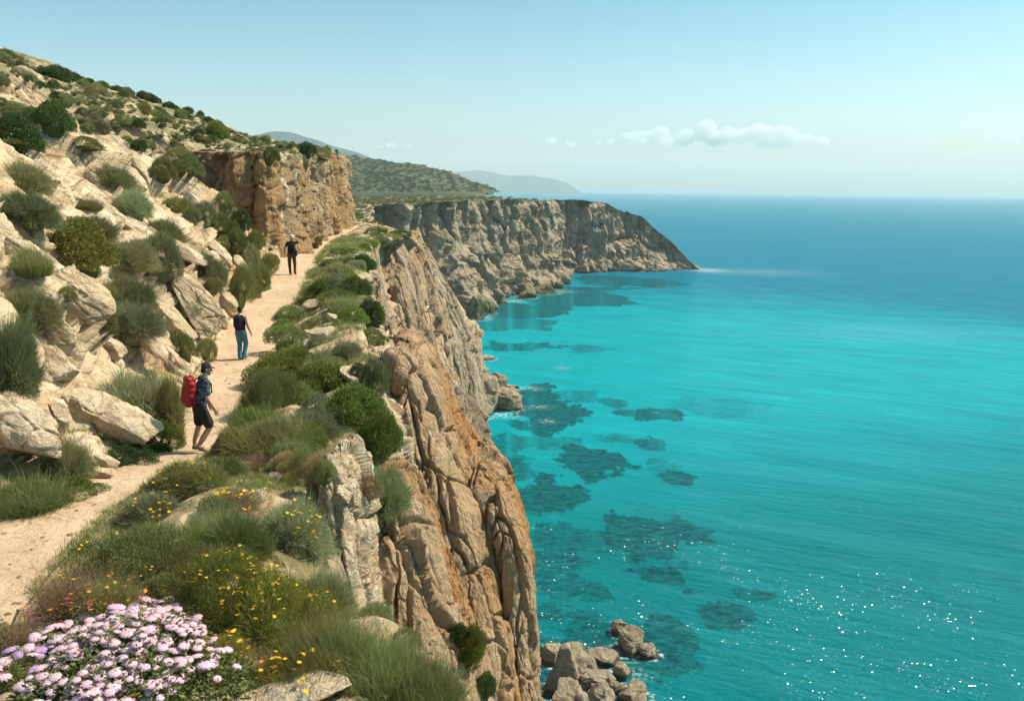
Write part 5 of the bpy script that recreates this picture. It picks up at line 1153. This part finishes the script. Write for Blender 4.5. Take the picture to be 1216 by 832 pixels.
def hand(parts, w, d, fwd, s=1., curl=.5, thumb=(0, -1, 0)):
    """palm and five bent fingers; w wrist, d direction of the hand, fwd across the knuckles"""
    d = v3(*d); d /= np.linalg.norm(d); f = v3(*fwd); f -= d*(f@d); f /= np.linalg.norm(f); n = np.cross(d, f)
    capsule(parts, w, w+d*.075*s, (.030*s, .016*s), (.040*s, .015*s), f)
    for i, L in enumerate((.062, .070, .066, .052)):
        b = w+d*.08*s+f*(.032-.021*i)*s; m = b+d*L*.5*s+n*L*.12*curl*s; t = m+(d*(1-curl*.6)+n*curl)*L*.5*s
        capsule(parts, b, m, .0095*s, .009*s, f, 8, 3); capsule(parts, m, t, .009*s, .0075*s, f, 8, 3)
    b = w+d*.025*s+f*.030*s; m = b+(d*.6+f*.75+n*.3)*.034*s; t = m+(d*.9+f*.2+n*.35)*.03*s
    capsule(parts, b, m, .011*s, .010*s, f, 8, 3); capsule(parts, m, t, .010*s, .008*s, f, 8, 3)
def head(parts, c, face, up=(0, 0, 1), s=1.):
    f = v3(*face); f /= np.linalg.norm(f); u = v3(*up); u -= f*(f@u); u /= np.linalg.norm(u); r = np.cross(f, u)
    capsule(parts, c+u*.03*s-f*.012*s, c+u*.032*s+f*.01*s, (.073*s, .098*s), (.070*s, .095*s), r)
    capsule(parts, c-u*.005*s+f*.025*s, c-u*.075*s+f*.055*s, (.062*s, .06*s), (.034*s, .03*s), r)
    capsule(parts, c+f*.088*s+u*.012*s, c+f*.108*s-u*.022*s, .009*s, .014*s, r, 8, 3)           # nose
    capsule(parts, c+f*.085*s+u*.03*s-r*.03*s, c+f*.085*s+u*.03*s+r*.03*s, .012*s, .012*s, u, 8, 3)   # brow
    capsule(parts, c+f*.087*s-u*.055*s-r*.016*s, c+f*.087*s-u*.055*s+r*.016*s, .008*s, .008*s, u, 8, 3)   # lips
    for k in (-1, 1): capsule(parts, c+r*.073*k*s-u*.012*s, c+r*.078*k*s+u*.022*s-f*.01*s, (.018*s, .008*s), (.02*s, .008*s), f, 8, 3)
    return f, u, r
def person(px, py, Y, hpx, label, build, root_name='person'):
    b = hit(px, py, [land_o]); P = b[1] if b else Vector(unp(px, py, Y).tolist()); k = ppm(P[:]); s = hpx/k
    root = empty(root_name, P); root.rotation_euler[1] = .055 if build is walker else 0; root['label'] = label; root['category'] = 'person'; tmp = []
    build(root, s/1.74)
    return root, P
# pose 1: walking to the right and away, leaning a little, big red rucksack
def walker(root, S):
    A = lambda x, y, z: v3(x, y, z)*S
    body = []; hipL, hipR = A(.02, .10, .90), A(.10, -.09, .90); cb = A(.06, 0, .95); ch = A(.10, .02, 1.28); nk = A(.13, .03, 1.46)
    fwd = v3(.82, .57, 0); side = v3(.57, -.82, 0)
    shR = nk+side*.185*S-A(0, 0, .06); shL = nk-side*.185*S-A(0, 0, .06)
    capsule(body, cb, ch, (.150*S, .105*S), (.165*S, .115*S), side); capsule(body, ch, nk-A(0, 0, .07), (.165*S, .11*S), (.13*S, .08*S), side); capsule(body, nk-A(0, 0, .06), nk+A(.02, .01, .07), .056*S, .052*S)
    hc = A(.165, .055, 1.60); fu = head(body, hc, (.9, .42, -.12), s=S)
    kn = A(.02, .08, .49); an = A(-.05, .06, .09); capsule(body, hipL, kn, .085*S, .056*S); capsule(body, kn, an+A(0, 0, .12), (.056*S, .062*S), .042*S); capsule(body, an+A(0, 0, .12), an, .042*S, .036*S); capsule(body, an, an+A(.13, .08, -.055), (.042*S, .034*S), (.045*S, .022*S), side)
    k2 = A(.27, -.02, .52); a2 = A(.09, -.14, .16); capsule(body, hipR, k2, .088*S, .058*S); capsule(body, k2, a2+(k2-a2)*.35, .057*S, .056*S); capsule(body, a2+(k2-a2)*.35, a2, .055*S, .036*S); t2 = a2+A(.12, .03, -.10); capsule(body, a2, t2, (.040*S, .036*S), (.045*S, .022*S), side)
    el = shR+A(.02, -.04, -.29); wr = el+A(.13, .05, -.22); capsule(body, shR, el, .050*S, .040*S); capsule(body, el, wr, .040*S, .027*S); hand(body, wr, (.35, .1, -.9), (.8, .5, .3), S, .6)
    el2 = shL+A(.02, .05, -.29); wr2 = el2+A(.10, .06, -.23); capsule(body, shL, el2, .050*S, .040*S); capsule(body, el2, wr2, .040*S, .027*S); hand(body, wr2, (.35, .1, -.9), (.8, .5, .3), S, .6)
    fuse('body', body, SK, root, .0075*S)
    sh = []; capsule(sh, cb-A(0, 0, .06), ch, (.170*S, .130*S), (.180*S, .130*S), side); capsule(sh, ch, nk-A(0, 0, .055), (.180*S, .125*S), (.125*S, .085*S), side)
    for a, b in ((shR, el), (shL, el2)): capsule(sh, a+A(0, 0, .005), a+(b-a)*.68, .066*S, .064*S)
    capsule(sh, nk-A(0, 0, .03), nk, .066*S, .062*S); fuse('shirt', sh, PAT, root, .01*S)
    st = []; capsule(st, cb-A(0, 0, .03), cb-A(0, 0, .12), (.172*S, .135*S), (.165*S, .13*S), side); capsule(st, hipL, kn+(hipL-kn)*.22, .115*S, .098*S); capsule(st, hipR, k2+(hipR-k2)*.16, .115*S, .10*S); fuse('shorts', st, SHORT, root, .01*S)
    for a, t in ((an, an+A(.13, .08, -.055)), (a2, t2)):
        q = []; capsule(q, a-A(0, 0, .02), t, (.050*S, .048*S), (.053*S, .030*S), side); capsule(q, a-fwd*.02*S-A(0, 0, .03), t+(a-t)*.2-A(0, 0, .015), (.048*S, .03*S), (.052*S, .02*S), side); fuse('shoe', q, SHOE, root, .008*S)
    f, u, r = fu; c = []; capsule(c, hc+u*.062*S-f*.012*S, hc+u*.075*S, (.082*S, .102*S), (.075*S, .094*S), r); capsule(c, hc+f*.08*S+u*.06*S, hc+f*.15*S+u*.05*S, (.062*S, .010*S), (.05*S, .008*S), r); fuse('cap', c, CAPM, root, .007*S)
    c = []; capsule(c, hc-f*.045*S+u*.02*S, hc-f*.05*S-u*.03*S, (.074*S, .055*S), (.06*S, .045*S), r); fuse('hair', c, HAIR, root, .008*S)
    c = []; 
    for kx in (-1, 1): capsule(c, hc+f*.098*S+r*.03*kx*S+u*.012*S, hc+f*.099*S+r*.034*kx*S+u*.011*S, (.024*S, .008*S), (.024*S, .008*S), r)
    capsule(c, hc+f*.096*S-r*.04*S+u*.016*S, hc+f*.096*S+r*.04*S+u*.016*S, .006*S, .006*S); capsule(c, hc+f*.09*S+r*.06*S+u*.014*S, hc+r*.077*S+u*.014*S, .005*S, .005*S); fuse('sunglasses', c, BLK, root, .006*S, 1)
    pack(root, S, A, ch, nk, fwd, side)
def pack(root, S, A, ch, nk, fwd, side):
    o = root.location; bc = ch-fwd*.225*S-A(0, 0, .10); r = empty('backpack', o); r.rotation_euler[1] = .055; tag(r, 'large bright red hiking backpack worn by the nearest hiker', 'backpack')
    m = []; [capsule(m, bc-A(0, 0, .19)+side*kx*S-fwd*ky*S, bc+A(0, 0, .19)+side*kx*.9*S-fwd*ky*.7*S, .075*S, .065*S) for kx in (-.095, 0, .095) for ky in (-.03, .05)]; [capsule(m, bc+A(0, 0, z)-side*.085*S-fwd*.01*S, bc+A(0, 0, z)+side*.085*S-fwd*.01*S, .095*S, .095*S) for z in (-.17, -.05, .07, .17)]; capsule(m, bc-A(0, 0, .16)-fwd*.05*S, bc-A(0, 0, .02)-fwd*.05*S, (.14*S, .10*S), (.13*S, .08*S), side, 20); fuse('main_bag', m, RED, r, .009*S, 4)
    m = []; [capsule(m, bc+A(0, 0, .255)-side*.085*S-fwd*ky*S, bc+A(0, 0, .255)+side*.085*S-fwd*ky*S, .062*S, .062*S) for ky in (-.03, .04)]; fuse('top_lid', m, RED, r, .009*S, 3)
    m = []; capsule(m, bc-A(0, 0, .13)-fwd*.11*S, bc+A(0, 0, .08)-fwd*.10*S, (.105*S, .05*S), (.10*S, .045*S), side, 16); fuse('front_pocket', m, REDD, r, .008*S, 3)
    for k in (-1, 1):
        m = []; p = [nk-fwd*.13*S+side*.08*k*S-A(0, 0, .05), nk+side*.10*k*S+A(0, 0, .0), nk+fwd*.10*S+side*.11*k*S-A(0, 0, .10), nk+fwd*.11*S+side*.13*k*S-A(0, 0, .26), nk+side*.165*k*S-A(0, 0, .36), nk-fwd*.12*S+side*.13*k*S-A(0, 0, .42)]
        for a, b in zip(p[:-1], p[1:]): capsule(m, a, b, (.026*S, .012*S), (.026*S, .012*S), side)
        fuse('shoulder_strap', m, BLK, r, .008*S, 1)
        m = []; capsule(m, bc-A(0, 0, .20)+side*.15*k*S, bc-A(0, 0, .06)+side*.155*k*S, (.03*S, .05*S), (.028*S, .045*S), side); fuse('side_pocket', m, REDD, r, .008*S, 2)
    m = []; capsule(m, bc+A(0, 0, .30)-side*.035*S, bc+A(0, 0, .34), .009*S, .009*S); capsule(m, bc+A(0, 0, .34), bc+A(0, 0, .30)+side*.035*S, .009*S, .009*S); fuse('grab_loop', m, BLK, r, .006*S, 1)
person(233, 536, 16.3, 108, 'hiker in brown cap, patterned shirt and dark shorts walking right with a red backpack', walker)
def stroller(root, S):
    A = lambda x, y, z: v3(x, y, z)*S
    fwd = v3(.25, .97, 0); side = v3(.97, -.25, 0); body = []; cb = A(.03, 0, .95); ch = A(.02, .01, 1.28); nk = A(.02, .03, 1.46); hipL, hipR = cb-side*.09*S-A(0, 0, .04), cb+side*.09*S-A(0, 0, .04)
    capsule(body, cb, ch, (.15*S, .10*S), (.165*S, .11*S), side); capsule(body, ch, nk-A(0, 0, .07), (.165*S, .11*S), (.12*S, .08*S), side); capsule(body, nk-A(0, 0, .06), nk+A(.0, .01, .07), .056*S, .052*S)
    hc = A(.03, .05, 1.60); f, u, r = head(body, hc, (.35, .93, -.1), s=S)
    shR = nk+side*.185*S-A(0, 0, .07); shL = nk-side*.185*S-A(0, 0, .07)
    kL = A(-.03, .06, .49); aL = A(-.02, -.04, .09); kR = A(.15, .14, .50); aR = A(.09, .04, .11)
    for h, k, a in ((hipL, kL, aL), (hipR, kR, aR)): capsule(body, h, k, .085*S, .056*S); capsule(body, k, a, .055*S, .036*S); capsule(body, a, a+fwd*.12*S-A(0, 0, .055), (.042*S, .034*S), (.045*S, .02*S), side)
    elR = shR+A(.07, -.01, -.28); wrR = elR+A(.07, .08, -.23); capsule(body, shR, elR, .05*S, .040*S); capsule(body, elR, wrR, .040*S, .027*S); hand(body, wrR, (.15, .2, -.9), (.2, 1, 0), S, .5)
    elL = shL+A(-.03, .02, -.28); wrL = elL+A(.03, .12, -.22); capsule(body, shL, elL, .05*S, .040*S); capsule(body, elL, wrL, .040*S, .027*S); hand(body, wrL, (.15, .2, -.9), (.2, 1, 0), S, .5)
    fuse('body', body, SK2, root, .0085*S)
    j = []; capsule(j, cb, cb-A(0, 0, .07), (.165*S, .125*S), (.16*S, .12*S), side)
    for h, k, a in ((hipL, kL, aL), (hipR, kR, aR)): capsule(j, h, k, .105*S, .078*S); capsule(j, k, a+A(0, 0, .0), .077*S, .062*S)
    fuse('jeans', j, JEANS, root, .01*S)
    m = []; capsule(m, cb+A(0, 0, .03), ch, (.165*S, .125*S), (.185*S, .125*S), side); capsule(m, ch, nk-A(0, 0, .07), (.185*S, .12*S), (.15*S, .085*S), side); fuse('vest', m, BLK, root, .01*S)
    m = []; capsule(m, nk-A(0, 0, .02), nk+A(0, 0, .005), (.078*S, .07*S), (.066*S, .06*S), side)
    for k in (-1, 1): capsule(m, nk+side*.06*k*S-A(0, 0, .02), nk+side*.13*k*S-A(0, 0, .05), .03*S, .028*S)
    fuse('collar', m, WHITE, root, .009*S)
    c = []; capsule(c, hc+u*.055*S-f*.01*S, hc+u*.07*S, (.083*S, .103*S), (.076*S, .095*S), r); capsule(c, hc-f*.04*S+u*.02*S, hc-f*.045*S-u*.02*S, (.076*S, .06*S), (.062*S, .05*S), r); fuse('hair', c, HAIR, root, .009*S)
    for a in (aL, aR):
        q = []; capsule(q, a-A(0, 0, .01), a+fwd*.13*S-A(0, 0, .058), (.052*S, .05*S), (.052*S, .03*S), side); fuse('shoe', q, SHOE, root, .009*S)
    q = []; bc = ch-fwd*.16*S-A(0, 0, .02); o = empty('backpack', root.location); tag(o, 'small black daypack on the back of the middle hiker', 'backpack')
    capsule(q, bc-A(0, 0, .16), bc+A(0, 0, .12), (.13*S, .07*S), (.125*S, .065*S), side); fuse('main_bag', q, BLK, o, .01*S)
    for k in (-1, 1):
        q = []; p = [nk-fwd*.11*S+side*.09*k*S-A(0, 0, .07), nk+side*.11*k*S-A(0, 0, .01), nk+fwd*.10*S+side*.12*k*S-A(0, 0, .12), nk+fwd*.12*S+side*.13*k*S-A(0, 0, .28)]
        for a, b in zip(p[:-1], p[1:]): capsule(q, a, b, (.024*S, .012*S), (.024*S, .012*S), side)
        fuse('shoulder_strap', q, BLK, o, .01*S, 1)
person(286, 427, 27.8, 64, 'hiker in black vest and blue jeans walking away along the path', stroller)
def watcher(root, S):
    A = lambda x, y, z: v3(x, y, z)*S
    fwd = v3(.1, .99, 0); side = v3(.99, -.1, 0); body = []; cb = A(0, 0, .95); ch = A(0, .01, 1.28); nk = A(.01, .03, 1.46); hipL, hipR = cb-side*.09*S-A(0, 0, .04), cb+side*.09*S-A(0, 0, .04)
    capsule(body, cb, ch, (.145*S, .10*S), (.16*S, .11*S), side); capsule(body, ch, nk-A(0, 0, .07), (.16*S, .11*S), (.12*S, .08*S), side); capsule(body, nk-A(0, 0, .06), nk+A(.0, .01, .07), .054*S, .05*S)
    hc = A(.02, .05, 1.60); f, u, r = head(body, hc, (.2, .97, -.05), s=S)
    shR = nk+side*.18*S-A(0, 0, .07); shL = nk-side*.18*S-A(0, 0, .07)
    kL = A(-.11, .03, .49); aL = A(-.08, .0, .08); kR = A(.12, .05, .49); aR = A(.13, -.03, .08)
    for h, k, a in ((hipL, kL, aL), (hipR, kR, aR)): capsule(body, h, k, .083*S, .055*S); capsule(body, k, a, .054*S, .035*S); capsule(body, a, a+fwd*.12*S-A(0, 0, .05), (.042*S, .034*S), (.045*S, .02*S), side)
    elR = shR+A(.15, .10, .02); wrR = A(.14, .14, 1.60); capsule(body, shR, elR, .05*S, .040*S); capsule(body, elR, wrR, .040*S, .027*S); hand(body, wrR, (-.5, .2, .6), (.2, 0, 1), S, .6)
    elL = shL+A(-.13, .02, -.24); wrL = elL+A(-.04, .03, -.25); capsule(body, shL, elL, .052*S, .042*S); capsule(body, elL, wrL, .042*S, .03*S); hand(body, wrL, (-.05, .1, -.95), (0, 1, 0), S, .5)
    fuse('body', body, SK, root, .009*S)
    m = []; capsule(m, cb-A(0, 0, .05), ch, (.16*S, .12*S), (.175*S, .125*S), side); capsule(m, ch, nk-A(0, 0, .06), (.175*S, .12*S), (.14*S, .085*S), side)
    for a, b in ((shR, elR), (shL, elL)): capsule(m, a, a+(b-a)*.5, .064*S, .062*S)
    fuse('shirt', m, BLK, root, .01*S)
    j = []; capsule(j, cb-A(0, 0, .02), cb-A(0, 0, .08), (.158*S, .12*S), (.155*S, .12*S), side)
    for h, k, a in ((hipL, kL, aL), (hipR, kR, aR)): capsule(j, h, k, .10*S, .075*S); capsule(j, k, a, .074*S, .058*S)
    fuse('trousers', j, TROU, root, .01*S)
    c = []; capsule(c, hc+u*.055*S-f*.01*S, hc+u*.072*S, (.085*S, .105*S), (.075*S, .095*S), r); capsule(c, hc+u*.04*S, hc+u*.045*S, (.12*S, .13*S), (.118*S, .128*S), r); fuse('sun_hat', c, WHITE, root, .009*S)
    for a in (aL, aR):
        q = []; capsule(q, a-A(0, 0, .01), a+fwd*.12*S-A(0, 0, .055), (.05*S, .045*S), (.05*S, .028*S), side); fuse('shoe', q, SHOE, root, .009*S)
    q = []; o = empty('shoulder_bag', root.location); tag(o, 'small black bag hanging at the right hip of the farthest hiker', 'bag')
    capsule(q, A(.21, -.02, .86), A(.21, -.02, 1.02), (.05*S, .09*S), (.045*S, .085*S), side); fuse('bag_body', q, BLK, o, .01*S)
    q = []; p = [A(.21, -.02, 1.05), A(.10, -.13, 1.25), A(-.10, -.07, 1.43)]
    for a, b in zip(p[:-1], p[1:]): capsule(q, a, b, .014*S, .014*S)
    fuse('strap', q, BLK, o, .009*S, 1)
person(347, 326, 40, 47, 'farthest hiker in black top and pale hat with one arm raised to the face', watcher)
# ------------------------------------------------------------------ sea object, air, sky, sun, camera
SEA_NEAR = (.0, .145, .165); SEA_MID = (.0, .285, .34); SEA_DEEP = (.0, .14, .225)
sea = sea_mesh(); sea.materials.append(sea_mat()); sea_o = tag(link('sea', sea), kind='structure')
def cloud(px, py, wpx, hpx, label, seed, n=26):
    """a fair-weather cloud far beyond the hills: puffs fused to one body"""
    c = unp(px, py, 19000); k = ppm(c); W, Hh = wpx/k, hpx/k; rg = np.random.default_rng(seed); V0, F0 = ico(2); Vs, Fs = [], []; o = 0
    for i in range(n):
        u = rg.uniform(-.5, .5); top = max(.1, 1-abs(2*u)**1.6)*rg.uniform(.45, 1); r = Hh*rg.uniform(.22, .42)*(.5+.5*top)
        p = np.array([u*W, rg.uniform(-.5, .5)*W*.25, rg.uniform(0, 1)*Hh*top*.6]); Vs.append(V0*r*[1.3, 1.2, .9]+p); Fs += [tuple(int(q)+o for q in f) for f in F0]; o += len(V0)
    me = bpy.data.meshes.new('cloud'); me.from_pydata([tuple(map(float, v)) for v in np.concatenate(Vs)], [], Fs); ob = bpy.data.objects.new('tmp', me); COL.objects.link(ob)
    m = ob.modifiers.new('r', 'REMESH'); m.mode = 'VOXEL'; m.voxel_size = Hh/26; m.use_smooth_shade = True; m = ob.modifiers.new('s', 'SMOOTH'); m.iterations = 12
    me2 = bpy.data.meshes.new_from_object(ob.evaluated_get(bpy.context.evaluated_depsgraph_get())); bpy.data.objects.remove(ob)
    V = np.zeros(len(me2.vertices)*3, np.float32); me2.vertices.foreach_get('co', V); V = V.reshape(-1, 3); N = np.zeros_like(V).ravel(); me2.vertices.foreach_get('normal', N); N = N.reshape(-1, 3)
    V = V+N*(Hh*.10*fbm(V/Hh*3.2, 3, seed, .5))[:, None]; me2.vertices.foreach_set('co', V.astype(np.float32).ravel()); me2.name = 'cloud'; me2.materials.clear(); me2.materials.append(CLM)
    me2.polygons.foreach_set('use_smooth', np.ones(len(me2.polygons), bool)); q = link('cloud', me2, None, c); tag(q, label, 'cloud', 'fair-weather clouds above the horizon', 'thing')
def cloud_mat():
    t = NT('cloud_vapour'); v = t.n('ShaderNodeVolumeScatter'); v.inputs['Color'].default_value = (1, 1, 1, 1); v.inputs['Density'].default_value = .004; v.inputs['Anisotropy'].default_value = .1
    t.l(v.outputs[0], t.out.inputs['Volume']); return t.m
CLM = cloud_mat()
cloud(912, 168, 150, 34, 'largest puffy white cloud low over the sea right of centre', 3, 30); cloud(765, 170, 130, 24, 'long flat cloud left of the largest one over the sea', 5, 26); cloud(835, 168, 70, 28, 'rounded cloud joining the two biggest ones', 7, 18)
cloud(662, 172, 46, 14, 'small faint cloud above the far island', 9, 12); cloud(1102, 168, 50, 8, 'thin faint cloud right of the largest one', 11, 12); cloud(1195, 167, 80, 11, 'flat cloud at the right edge of the sky', 13, 14); cloud(470, 176, 60, 10, 'thin cloud bank behind the mountain', 15, 12)
def haze():
    hz = 16000.; me = bpy.data.meshes.new('haze'); z0, z1 = -3., 520.
    v = [(x, y, z) for z in (z0, z1) for x, y in ((-hz, -hz), (hz, -hz), (hz, hz), (-hz, hz))]
    me.from_pydata(v, [], [(3, 2, 1, 0), (4, 5, 6, 7), (0, 1, 5, 4), (1, 2, 6, 5), (2, 3, 7, 6), (3, 0, 4, 7)])
    m = bpy.data.materials.new('haze_air'); m.use_nodes = True; nt = m.node_tree; nt.nodes.clear()
    o = nt.nodes.new('ShaderNodeOutputMaterial'); pvn = nt.nodes.new('ShaderNodeVolumePrincipled'); nt.links.new(pvn.outputs[0], o.inputs['Volume'])
    pvn.inputs['Color'].default_value = (.86, .96, 1., 1); pvn.inputs['Density'].default_value = HAZE; pvn.inputs['Anisotropy'].default_value = .0
    me.materials.append(m); ob = link('haze', me); tag(ob, kind='stuff'); return ob
HAZE = 8e-5
haze()
SUN_AZ = radians(73); SUN_EL = radians(50)     # azimuth clockwise from +Y (the view direction)
SUN_DIR = Vector((sin(SUN_AZ)*cos(SUN_EL), cos(SUN_AZ)*cos(SUN_EL), sin(SUN_EL)))
sd = bpy.data.lights.new('sun', 'SUN'); sd.energy = 5.0; sd.angle = radians(.53); sd.color = (1., .88, .70)
so = bpy.data.objects.new('sun', sd); COL.objects.link(so); so.location = (60, 40, 160)
so.rotation_euler = SUN_DIR.to_track_quat('Z', 'Y').to_euler()
w = bpy.data.worlds.new('World'); SC.world = w; w.use_nodes = True; nt = w.node_tree; nt.nodes.clear()
o = nt.nodes.new('ShaderNodeOutputWorld'); bg = nt.nodes.new('ShaderNodeBackground'); sk = nt.nodes.new('ShaderNodeTexSky')
sk.sky_type = 'NISHITA'; sk.sun_disc = False; sk.sun_elevation = SUN_EL; sk.sun_rotation = SUN_AZ; sk.altitude = 60; sk.air_density = 1.; sk.dust_density = 2.2; sk.ozone_density = 1.6
mx = nt.nodes.new('ShaderNodeMix'); mx.data_type = 'RGBA'; mx.blend_type = 'MULTIPLY'; mx.inputs[0].default_value = 1; mx.inputs[7].default_value = (.60, 1.05, 1.0, 1)
nt.links.new(sk.outputs[0], mx.inputs[6]); tcw = nt.nodes.new('ShaderNodeTexCoord'); sep = nt.nodes.new('ShaderNodeSeparateXYZ'); nt.links.new(tcw.outputs['Generated'], sep.inputs[0])
mr = nt.nodes.new('ShaderNodeMapRange'); mr.interpolation_type = 'SMOOTHSTEP'; nt.links.new(sep.outputs[2], mr.inputs[0]); mr.inputs[1].default_value = -.02; mr.inputs[2].default_value = .24; mr.inputs[3].default_value = 1; mr.inputs[4].default_value = 0
m2 = nt.nodes.new('ShaderNodeMix'); m2.data_type = 'RGBA'; m2.blend_type = 'MULTIPLY'; m2.inputs[7].default_value = (2.15, 1.36, 1.40, 1); nt.links.new(mr.outputs[0], m2.inputs[0]); nt.links.new(mx.outputs[2], m2.inputs[6])
nt.links.new(m2.outputs[2], bg.inputs[0]); bg.inputs[1].default_value = .10
nt.links.new(bg.outputs[0], o.inputs[0])
cam = bpy.data.cameras.new('camera'); co = bpy.data.objects.new('camera', cam); COL.objects.link(co); SC.camera = co
cam.sensor_width = 36; cam.lens = 36*FPX/1216; cam.clip_start = .2; cam.clip_end = 120000
mt = Matrix(((R_[0], U_[0], -F_[0]), (R_[1], U_[1], -F_[1]), (R_[2], U_[2], -F_[2]))); co.matrix_world = Matrix.Translation(Vector(EYE.tolist())) @ mt.to_4x4()
SC.view_settings.view_transform = 'Standard'; SC.view_settings.look = 'None'; SC.view_settings.exposure = .55; SC.view_settings.gamma = 1
SC.cycles.max_bounces = 6; SC.cycles.diffuse_bounces = 2; SC.cycles.glossy_bounces = 2; SC.cycles.transmission_bounces = 2; SC.cycles.volume_bounces = 2; SC.cycles.transparent_max_bounces = 8
SC.cycles.use_denoising = True; SC.cycles.use_adaptive_sampling = True; SC.cycles.adaptive_threshold = .03
SC.cycles.sample_clamp_indirect = 6; SC.cycles.caustics_reflective = False; SC.cycles.caustics_refractive = False
